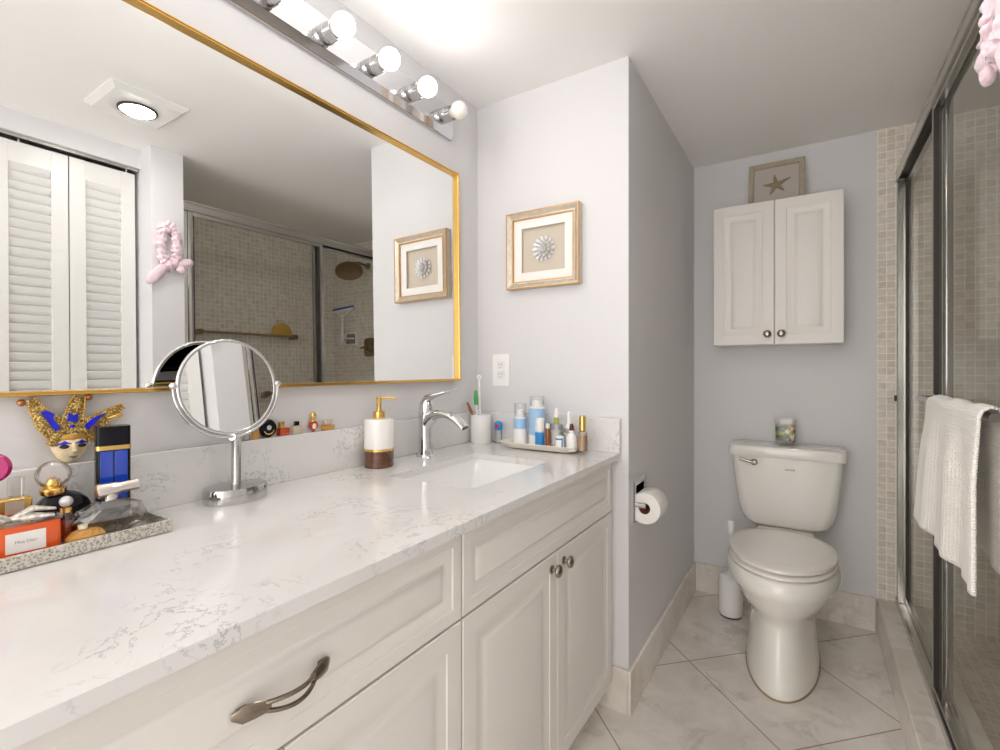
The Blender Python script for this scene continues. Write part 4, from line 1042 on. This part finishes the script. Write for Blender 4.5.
mb = MB(); mb.T = Matrix.Translation((0.967, Y2-0.05, 1.705)) @ Matrix.Rotation(math.radians(3), 4, 'Y'); mb.box(-0.128, 0.128, -0.003, 0.003, 0.004, 0.020); mb.build('blade', M['squeegee_blue'], t, smooth=0)
t = thing('grab_bar', 'long bronze bar with square posts on the shower back wall', 'grab bar', (XB, 1.98, 1.465))
mb = MB(); mb.box(1.058, 1.078, 1.610, 2.345, 1.456, 1.474, 0.002); mb.box(1.078, 1.120, 2.150, 2.320, 1.470, 1.4745)
for y in (1.63, 2.325): mb.box(1.058, XB-0.0005, y-0.016, y+0.016, 1.448, 1.482, 0.003)
mb.build('bar', M['bronze'], t)
mb = MB()
def dome(r, x): return [Vector((x, 2.235+r*math.cos(a), 1.4755+r*1.18*math.sin(a))) for a in [PI*k/24 for k in range(25)]]
mb.loft([dome(0.070, 1.083), dome(0.078, 1.089), dome(0.080, 1.102), dome(0.078, 1.115), dome(0.070, 1.121)])
mb.v = [v + Vector((0, noise.noise(v*30)*0.002, 0)) for v in mb.v]
tag(mb.build('bath_sponge', M['sponge'], at=(1.103, 2.215, 1.518)), 'round yellow bath sponge tucked behind the shower bar', 'sponge')

# ================================================================= PERFUME TRAY
ZP = CT + 0.0065
t = thing('perfume_tray', 'embossed silver rectangular tray holding perfume bottles', 'tray', (-1.035, 0.22, CT))
mb = MB()
X0, X1, YA, YBB = -1.108, -0.961, 0.010, 0.421
def rr(i, z): return [Vector((X0+i, YA+i, CT+z)), Vector((X1-i, YA+i, CT+z)), Vector((X1-i, YBB-i, CT+z)), Vector((X0+i, YBB-i, CT+z))]
mb.loft([rr(0.004, 0.0003), rr(0.0, 0.002), rr(0.0, 0.0215), rr(0.001, 0.0225), rr(0.0045, 0.0225), rr(0.0055, 0.0215), rr(0.006, 0.0065)])
mb.build('embossed_tray', M['silver_emboss'], t, smooth=0)

# tall blue bottle
bx, by = -1.077, 0.372
t = thing('perfume_bottle', 'tall blue perfume bottle with a black cap and gold band', 'perfume bottle', (bx, by, ZP), (0, 0, math.radians(-12)))
def lb(mb, w, d_, z0, z1, r=0.006):
    mb.loft([[Vector((x, y, z)) for x, y in rrect(d_, w, r, 4)] for z in (z0, z1)]); return mb
lb(MB(), 0.050, 0.032, 0.0, 0.138).build('glass', M['black'], t, local=True)
for yy in (-0.0102, 0.0102): MB().box(0.0150, 0.0168, yy-0.0095, yy+0.0095, 0.045, 0.136, 0.0008, 1).build('blue_window', M['blue'], t, local=True)
lb(MB(), 0.0515, 0.033, 0.138, 0.1455).build('gold_band', M['gold'], t, local=True)
lb(MB(), 0.050, 0.032, 0.1455, 0.180).build('cap', M['black'], t, local=True)

# faceted smoky crystal bottle with silver cap
bx, by = -1.015, 0.347
t = thing('perfume_bottle', 'oval faceted smoky crystal perfume bottle with lying silver cap', 'perfume bottle', (bx, by, ZP), (0, 0, math.radians(-6)))
def gem_ring(ry, rx, z, n=10, ph=0.0): return [Vector((rx*math.cos(2*PI*(i+ph)/n), ry*math.sin(2*PI*(i+ph)/n), z)) for i in range(n)]
mb = MB(); mb.loft([gem_ring(0.022, 0.012, 0.0), gem_ring(0.047, 0.020, 0.012, ph=0.5), gem_ring(0.055, 0.023, 0.030), gem_ring(0.045, 0.020, 0.049, ph=0.5), gem_ring(0.020, 0.012, 0.060)])
mb.build('glass', M['crystal'], t, local=True, smooth=0)
mb = MB(); mb.loft([gem_ring(0.016, 0.009, 0.006), gem_ring(0.036, 0.014, 0.016, ph=0.5), gem_ring(0.042, 0.015, 0.027)])
mb.build('liquid', mat('smoky_liquid', (0.20, 0.15, 0.11), 0.1, trans=0.3), t, local=True, smooth=0)
mb = MB(); mb.lathe([(0.010, 0), (0.010, 0.012), (0, 0.012)], (0, 0, 0.0595)); mb.T = Matrix.Translation((0, 0.012, 0)); mb.lathe([(0.0, -0.030), (0.0125, -0.030), (0.0135, -0.027), (0.0115, -0.004), (0.010, 0.0), (0.0095, 0.004), (0.0095, 0.028), (0, 0.028)], (0, 0.0, 0.078), (0.06, 1, 0.10)); c_ = mb.build('cap', mat('satin_silver', (0.72, 0.67, 0.62), 0.18, 1.0), t, local=True)
MB().lathe([(0, 0), (0.009, 0), (0.009, 0.0015), (0, 0.002)], (-0.0018, -0.0180, 0.0750), (-0.06, -1, -0.10)).build('cap_end', M['copper'], c_, local=True)

# black round bottle with clear ring stopper
bx, by = -1.066, 0.292
t = thing('perfume_bottle', 'black disc perfume bottle with a clear round stopper and gold collar', 'perfume bottle', (bx, by, ZP))
MB().lathe([(0, -0.016), (0.028, -0.016), (0.037, -0.010), (0.039, 0), (0.037, 0.010), (0.028, 0.016), (0, 0.016)], (bx, by+0.006, ZP+0.040), (1, -0.25, 0), n=36).build('body', M['black'], t)
MB().lathe([(0.0, 0), (0.016, 0), (0.0175, 0.003), (0.0175, 0.010), (0.015, 0.012), (0, 0.012)], (bx, by-0.006, ZP+0.075), n=28).build('collar', M['gold'], t)
st = MB(); st.lathe([(0, -0.008), (0.017, -0.008), (0.0215, -0.003), (0.0215, 0.003), (0.017, 0.008), (0, 0.008)], (bx, by-0.006, ZP+0.108), (1, -0.25, 0), n=36); st = st.build('stopper', M['stopper'], t)
MB().lathe([(0.009, 0.0), (0.0115, 0.006), (0.009, 0.014), (0, 0.018)], (bx, by-0.006, ZP+0.087), n=20).build('stopper_core', M['gold'], st)
MB().torus((bx, by-0.006, ZP+0.108), 0.0212, 0.0018, (1, -0.25, 0), 36, 6).build('stopper_rim', M['nickel'], st)

# orange rectangular bottle with label and silver lid
bx, by = -1.000, 0.236
t = thing('perfume_bottle', 'wide orange perfume bottle with a white label and silver bow', 'perfume bottle', (bx, by, ZP), (0, 0, math.radians(-4)))
MB().box(-0.018, 0.018, -0.060, 0.038, 0.0, 0.053, 0.005, 3).build('glass', M['orange'], t, local=True)
MB().box(0.0183, 0.0190, -0.024, 0.020, 0.014, 0.043, 0.0).build('label', M['label'], t, local=True, smooth=0)
text_mesh('Miss Dior', 0.0062, face_T((0.0190, -0.002, 0.029), '+X'), 'label_text', M['ink'], t, local=True)
mb = MB(); mb.box(-0.020, 0.020, -0.062, 0.040, 0.0532, 0.058, 0.0015, 1); mb.build('lid', M['clear'], t, local=True)
mb = MB()
for (p0, p1, p2) in (((0.0, -0.016, 0.061), (0.006, 0.008, 0.073), (0.004, 0.034, 0.067)), ((0.0, -0.016, 0.061), (0.006, -0.036, 0.073), (0.004, -0.058, 0.067)), ((0.004, -0.014, 0.061), (0.012, 0.006, 0.063), (0.013, 0.030, 0.060)), ((0.0, -0.016, 0.061), (0.014, -0.034, 0.063), (0.014, -0.054, 0.060))):
    mb.tube([p0, p1, p2], [(0.003, 0.006), (0.005, 0.009), (0.002, 0.006)], 8)
mb.v = [v + Vector((noise.noise(v*90), noise.noise(v*90+Vector((3, 3, 3))), noise.noise(v*90+Vector((7, 1, 1)))))*0.002 for v in mb.v]
mb.build('bow', speckle('silver_fabric', (0.86, 0.82, 0.76), (0.55, 0.52, 0.48), 160, 0.3, 0.3), t, local=True, smooth=0)

# gold capped square bottle, mostly clear
bx, by = -1.068, 0.238
t = thing('perfume_bottle', 'clear square perfume bottle with gold sleeve, behind the orange bottle', 'perfume bottle', (bx, by, ZP))
MB().box(bx-0.016, bx+0.016, by-0.026, by+0.024, ZP, ZP+0.050, 0.004, 2).build('glass', M['pale_liquid'], t)
mb = MB(); mb.box(bx-0.013, bx+0.013, by-0.022, by+0.020, ZP+0.0505, ZP+0.080, 0.002, 1); gs = mb.build('gold_sleeve', M['gold'], t)
mb = MB(); mb.box(bx+0.0131, bx+0.0139, by-0.012, by+0.010, ZP+0.056, ZP+0.076, 0.0); mb.build('sleeve_panel', M['champagne'], gs, smooth=0)
mb = MB(); mb.box(bx-0.009, bx+0.009, by-0.006, by+0.012, ZP+0.0805, ZP+0.112, 0.003, 2); mb.build('cap', M['clear'], t)
# magenta disc bottle
bx, by = -1.072, 0.206
t = thing('perfume_bottle', 'perfume bottle topped by a large magenta round cap at the photo edge', 'perfume bottle', (bx, by, ZP))
MB().lathe([(0, 0), (0.020, 0), (0.022, 0.004), (0.020, 0.060), (0.009, 0.068), (0.008, 0.082), (0, 0.083)], (bx, by-0.002, ZP), n=24).build('glass', M['pale_liquid'], t)
MB().lathe([(0, -0.007), (0.020, -0.007), (0.0235, 0), (0.020, 0.007), (0, 0.007)], (bx, by+0.009, ZP+0.130), (1, -0.5, 0), n=32).build('cap', M['magenta'], t)
MB().tube([(bx, by, ZP+0.080), (bx, by+0.006, ZP+0.108)], 0.004, 8).build('cap_stem', M['clear'], t)
# small roller bottle
bx, by = -1.028, 0.292
t = thing('perfume_bottle', 'small red liquid perfume vial with a silver ball stopper', 'perfume bottle', (bx, by, ZP))
MB().lathe([(0, 0), (0.011, 0), (0.0125, 0.003), (0.0125, 0.040), (0.007, 0.050), (0, 0.050)], (bx, by, ZP), n=20).build('glass', M['clear'], t)
MB().lathe([(0, 0.004), (0.011, 0.004), (0.0112, 0.034), (0, 0.034)], (bx, by, ZP), n=20).build('liquid', M['red_liquid'], t)
MB().lathe([(0, 0.050), (0.0085, 0.050), (0.0085, 0.058), (0, 0.058)], (bx, by, ZP), n=20).build('collar', M['gold'], t)
MB().sphere((bx, by, ZP+0.067), 0.0090, n=20, m=12).build('stopper', M['silver_shell'], t)
# amber faceted low bottle
bx, by = -0.990, 0.306
t = thing('perfume_bottle', 'low round amber bottle lying in front on the silver tray', 'perfume bottle', (bx, by, ZP))
mb = MB(); mb.T = Matrix.Translation((bx, by, ZP)); mb.loft([gem_ring(0.020, 0.014, 0.0, 12), gem_ring(0.027, 0.018, 0.006, 12, 0.5), gem_ring(0.027, 0.018, 0.016, 12), gem_ring(0.018, 0.012, 0.024, 12, 0.5), gem_ring(0.008, 0.006, 0.026, 12)])
mb.build('glass', M['amber'], t, smooth=0)
MB().lathe([(0.006, 0), (0.0065, 0.006), (0, 0.0065)], (bx, by-0.004, ZP+0.0265), n=14).build('cap', M['pearl'], t)

# ================================================================= JESTER MASK on the backsplash ledge
mY, mZ = 0.330, 1.0075
t = thing('jester_mask', 'small gold and blue jester mask leaning on the wall above the perfumes', 'mask', (-1.138, mY, mZ))
def mp(y, z, x=0.0): return Vector((-1.143+x, mY+y, mZ+z))
# face: half relief egg
rings = []
for k in range(11):
    a = PI/2*k/10
    rings.append([mp(0.0275*math.cos(a)*math.cos(2*PI*i/32)*(1.0-0.10*(math.sin(2*PI*i/32) < 0)*abs(math.sin(2*PI*i/32))), 0.034+0.034*math.cos(a)*math.sin(2*PI*i/32), 0.019*math.sin(a)) for i in range(32)])
mb = MB(); mb.loft(rings)
mb.tube([mp(0, 0.040, 0.016), mp(0, 0.030, 0.020), mp(0, 0.0235, 0.024), mp(0, 0.020, 0.018)], [0.0022, 0.003, 0.0042, 0.002], 8)
fc = mb.build('face', M['mask_face'], t)
for s_ in (-1, 1):
    MB().sphere(tuple(mp(s_*0.0115, 0.0315, 0.0162)), 0.0035, 0.0080, 0.0040, 12, 8).build('eye_hole', M['dark_hole'], fc)
    mb = MB(); mb.tube([mp(s_*0.0030, 0.0360, 0.0180), mp(s_*0.012, 0.0385, 0.0165), mp(s_*0.0215, 0.0350, 0.0115)], [(0.0012, 0.0012), (0.0018, 0.0036), (0.0010, 0.0012)], 8, up=(1, 0, 0)); mb.build('eyelid_paint', M['mask_blue'], fc)
mb = MB(); mb.tube([mp(-0.024, 0.044, 0.0105), mp(-0.012, 0.0475, 0.0160), mp(0.0, 0.0465, 0.0180), mp(0.012, 0.0475, 0.0160), mp(0.024, 0.044, 0.0105)], [(0.0012, 0.003), (0.0016, 0.0055), (0.0016, 0.0065), (0.0016, 0.0055), (0.0012, 0.003)], 10, up=(1, 0, 0)); mb.build('brow_paint', M['mask_paint'], fc)
mb = MB(); mb.tube([mp(-0.0055, 0.0125, 0.0160), mp(0, 0.0110, 0.0172), mp(0.0055, 0.0125, 0.0160)], [0.0010, 0.0022, 0.0010], 8); mb.build('lips', mat('grey_green_lips', (0.10, 0.20, 0.20), 0.4), fc)
mb = MB()
mb.tube([mp(0.0285*math.cos(a), 0.032+0.027*math.sin(a), 0.010) for a in [math.radians(5+170*k/20) for k in range(21)]], 0.0072, 12)
mb.v = [v + Vector((noise.noise(v*260), noise.noise(v*260+Vector((3, 3, 3))), noise.noise(v*260+Vector((7, 1, 1)))))*0.0026 for v in mb.v]
mb.build('braid', M['mask_gold'], t)
# three horns
def horn(pts, ws, name):
    mb = MB(); mb.tube(pts, ws, 14, up=(1, 0, 0))
    mb.v = [v + Vector((noise.noise(v*230), noise.noise(v*230+Vector((3, 3, 3))), noise.noise(v*230+Vector((7, 1, 1)))))*0.003 for v in mb.v]
    return mb.build(name, M['mask_gold'], t)
h1 = horn([mp(-0.018, 0.058, 0.004), mp(-0.034, 0.078, 0.005), mp(-0.047, 0.100, 0.005), mp(-0.054, 0.118, 0.004)], [(0.007, 0.020), (0.007, 0.017), (0.005, 0.011), (0.003, 0.005)], 'hat_horn')
h2 = horn([mp(0.000, 0.062, 0.004), mp(0.003, 0.085, 0.006), mp(0.007, 0.105, 0.006), mp(0.012, 0.1200, 0.004)], [(0.007, 0.019), (0.007, 0.015), (0.006, 0.013), (0.003, 0.009)], 'hat_horn')
h3 = horn([mp(0.018, 0.058, 0.004), mp(0.040, 0.074, 0.006), mp(0.062, 0.088, 0.006), mp(0.078, 0.098, 0.004)], [(0.007, 0.018), (0.007, 0.014), (0.006, 0.010), (0.003, 0.005)], 'hat_horn')
def trim(h, path_, ws):
    mb = MB()
    P = [Vector(p) for p in path_]
    for side_ in (-1, 1):
        for k in range(13):
            u = k/12*(len(P)-1); i_ = min(int(u), len(P)-2); f = u-i_
            p = P[i_].lerp(P[i_+1], f); w = ws[i_]*(1-f)+ws[i_+1]*f
            d = (P[i_+1]-P[i_]).normalized(); nn = Vector((0, -d.z, d.y))
            q = p + nn*(w*0.92*side_) + Vector((0.004, 0, 0))
            mb.sphere(tuple(q), 0.0022, n=8, m=6)
    mb.build('bead_trim', M['gold'], h)
trim(h1, [mp(-0.018, 0.058, 0.004), mp(-0.034, 0.078, 0.005), mp(-0.047, 0.100, 0.005), mp(-0.054, 0.118, 0.004)], (0.020, 0.017, 0.011, 0.005))
trim(h2, [mp(0.000, 0.062, 0.004), mp(0.003, 0.085, 0.006), mp(0.007, 0.105, 0.006), mp(0.012, 0.1200, 0.004)], (0.019, 0.015, 0.013, 0.009))
trim(h3, [mp(0.018, 0.058, 0.004), mp(0.040, 0.074, 0.006), mp(0.062, 0.088, 0.006), mp(0.078, 0.098, 0.004)], (0.018, 0.014, 0.010, 0.005))
def patch(h, poly, x=0.012):
    mb = MB(); n_ = len(poly)
    mb.loft([[mp(y, z, x) for y, z in poly], [mp(y, z, x+0.0015) for y, z in poly]]); return mb.build('blue_patch', M['mask_blue'], h, smooth=0)
patch(h1, [(-0.036, 0.098), (-0.044, 0.096), (-0.036, 0.082), (-0.024, 0.060), (-0.016, 0.064), (-0.026, 0.082), (-0.026, 0.092)])
patch(h2, [(-0.008, 0.076), (0.008, 0.074), (0.008, 0.090), (0.000, 0.086), (-0.005, 0.094)], 0.0125)
patch(h3, [(0.020, 0.056), (0.034, 0.070), (0.050, 0.088), (0.030, 0.080), (0.018, 0.068)], 0.0125)
mb = MB(); mb.sphere(tuple(mp(0.000, 0.0655, 0.0125)), 0.0025, 0.0045, 0.0045, 10, 8); mb.build('brow_jewel', M['mask_blue'], t)
for y, z, r in ((-0.066, 0.113, 0.0062), (0.026, 0.118, 0.0060)):
    MB().sphere(tuple(mp(y, z, 0.004)), r, n=16, m=10).build('bell', M['copper'], t)
mb = MB(); mb.tube([mp(0.050, 0.075, 0.006), mp(0.064, 0.079, 0.010), mp(0.078, 0.081, 0.006)], [(0.003, 0.004), (0.005, 0.0075), (0.003, 0.004)], 12); mb.build('tassel', M['gold'], t)
MB().sphere(tuple(mp(-0.058, 0.115, 0.006)), 0.003, n=10, m=8).build('bead', M['pearl'], t)

# ================================================================= MINIATURE PERFUMES on the ledge
ZL = 1.0065; XL = -1.1435
t = thing('miniature_perfume', 'tiny clear pearly vial leftmost on the backsplash ledge', 'perfume bottle', (XL, 0.662, ZL))
MB().lathe([(0, 0), (0.007, 0), (0.008, 0.003), (0.007, 0.012), (0, 0.013)], (XL, 0.662, ZL), n=18).build('glass', M['clear'], t)
MB().sphere((XL, 0.662, ZL+0.0185), 0.0055, n=14, m=8).build('stopper', M['pearl'], t)
t = thing('miniature_perfume', 'tiny amber bottle left of the black disc on the ledge', 'perfume bottle', (XL, 0.684, ZL))
MB().box(XL-0.007, XL+0.007, 0.677, 0.691, ZL, ZL+0.020, 0.002).build('glass', M['amber'], t); MB().lathe(cyl(0.004, 0.0, 0.006), (XL, 0.684, ZL+0.0202), n=12).build('cap', M['gold'], t)
t = thing('miniature_perfume', 'black round disc perfume miniature with pale centre on the ledge', 'perfume bottle', (XL, 0.716, ZL))
MB().lathe([(0, -0.006), (0.018, -0.006), (0.0225, -0.002), (0.0225, 0.002), (0.018, 0.006), (0, 0.006)], (XL, 0.716, ZL+0.0228), (1, 0, 0), n=32).build('body', M['black'], t)
MB().lathe([(0, 0), (0.0062, 0.0), (0.005, 0.002), (0, 0.003)], (XL+0.0062, 0.716, ZL+0.025), (1, 0, 0), n=20).build('centre', M['silver_shell'], t)
mb = MB(); mb.tube([(XL+0.006, 0.716-0.014*math.cos(a), ZL+0.0228-0.014*math.sin(a)) for a in [math.radians(20+140*k/12) for k in range(13)]], 0.0012, 6); mb.build('gold_line', M['gold'], t)
t = thing('miniature_perfume', 'small dark red bottle with gold cap right of the black disc', 'perfume bottle', (XL, 0.758, ZL))
MB().box(XL-0.008, XL+0.008, 0.744, 0.772, ZL, ZL+0.020, 0.002).build('glass', M['red_liquid'], t); MB().box(XL-0.006, XL+0.006, 0.746, 0.760, ZL+0.0202, ZL+0.036, 0.003).build('cap', M['gold'], t)
t = thing('miniature_perfume', 'pale square perfume miniature with a black cap on the ledge', 'perfume bottle', (XL, 0.797, ZL))
MB().box(XL-0.007, XL+0.007, 0.783, 0.811, ZL, ZL+0.022, 0.003).build('glass', M['pale_liquid'], t); MB().box(XL-0.005, XL+0.005, 0.792, 0.802, ZL+0.0222, ZL+0.033, 0.001).build('cap', M['black'], t)
t = thing('miniature_perfume', 'heart shaped red and gold perfume miniature with gold ball top', 'perfume bottle', (XL, 0.848, ZL))
def heart_ring(s_, x): return [Vector((x, 0.848+s_*0.80*math.sin(2*PI*i/32)**3, ZL+0.016+s_*(0.80*math.cos(2*PI*i/32)-0.25*math.cos(4*PI*i/32)-0.10*math.cos(6*PI*i/32)-0.05*math.cos(8*PI*i/32)))) for i in range(32)]
mb = MB(); mb.loft([heart_ring(0.013, XL-0.008), heart_ring(0.0172, XL-0.003), heart_ring(0.0172, XL+0.003), heart_ring(0.013, XL+0.008)]); mb.build('glass', M['red_liquid'], t)
mb = MB(); mb.sphere((XL+0.0075, 0.846, ZL+0.0155), 0.002, 0.007, 0.008, 12, 8); mb.build('medallion', M['pearl'], t)
mb = MB(); mb.lathe([(0, 0), (0.005, 0), (0.004, 0.006), (0.007, 0.009), (0.0085, 0.016), (0.006, 0.024), (0, 0.026)], (XL, 0.848, ZL+0.0275), n=18); mb.build('cap', M['gold'], t)
t = thing('miniature_perfume', 'flat pale gold perfume miniature rightmost on the backsplash ledge', 'perfume bottle', (XL, 0.897, ZL))
MB().box(XL-0.007, XL+0.007, 0.878, 0.915, ZL, ZL+0.014, 0.003).build('glass', M['amber'], t); MB().box(XL-0.005, XL+0.005, 0.883, 0.906, ZL+0.0142, ZL+0.028, 0.003).build('cap', M['pale_liquid'], t)

# repeats of one kind carry one group
for o in list(bpy.data.objects):
    if o.parent is None and 'label' in o:
        n = o.name.split('.')[0]
        if n == 'perfume_bottle': o['group'] = 'perfume bottles on the silver tray'
        elif n == 'miniature_perfume': o['group'] = 'miniature perfumes on the backsplash ledge'
        elif n in ('foam_bottle', 'serum_bottle', 'foundation_bottle', 'cream_jar'): o['group'] = 'skincare bottles on the ceramic tray'
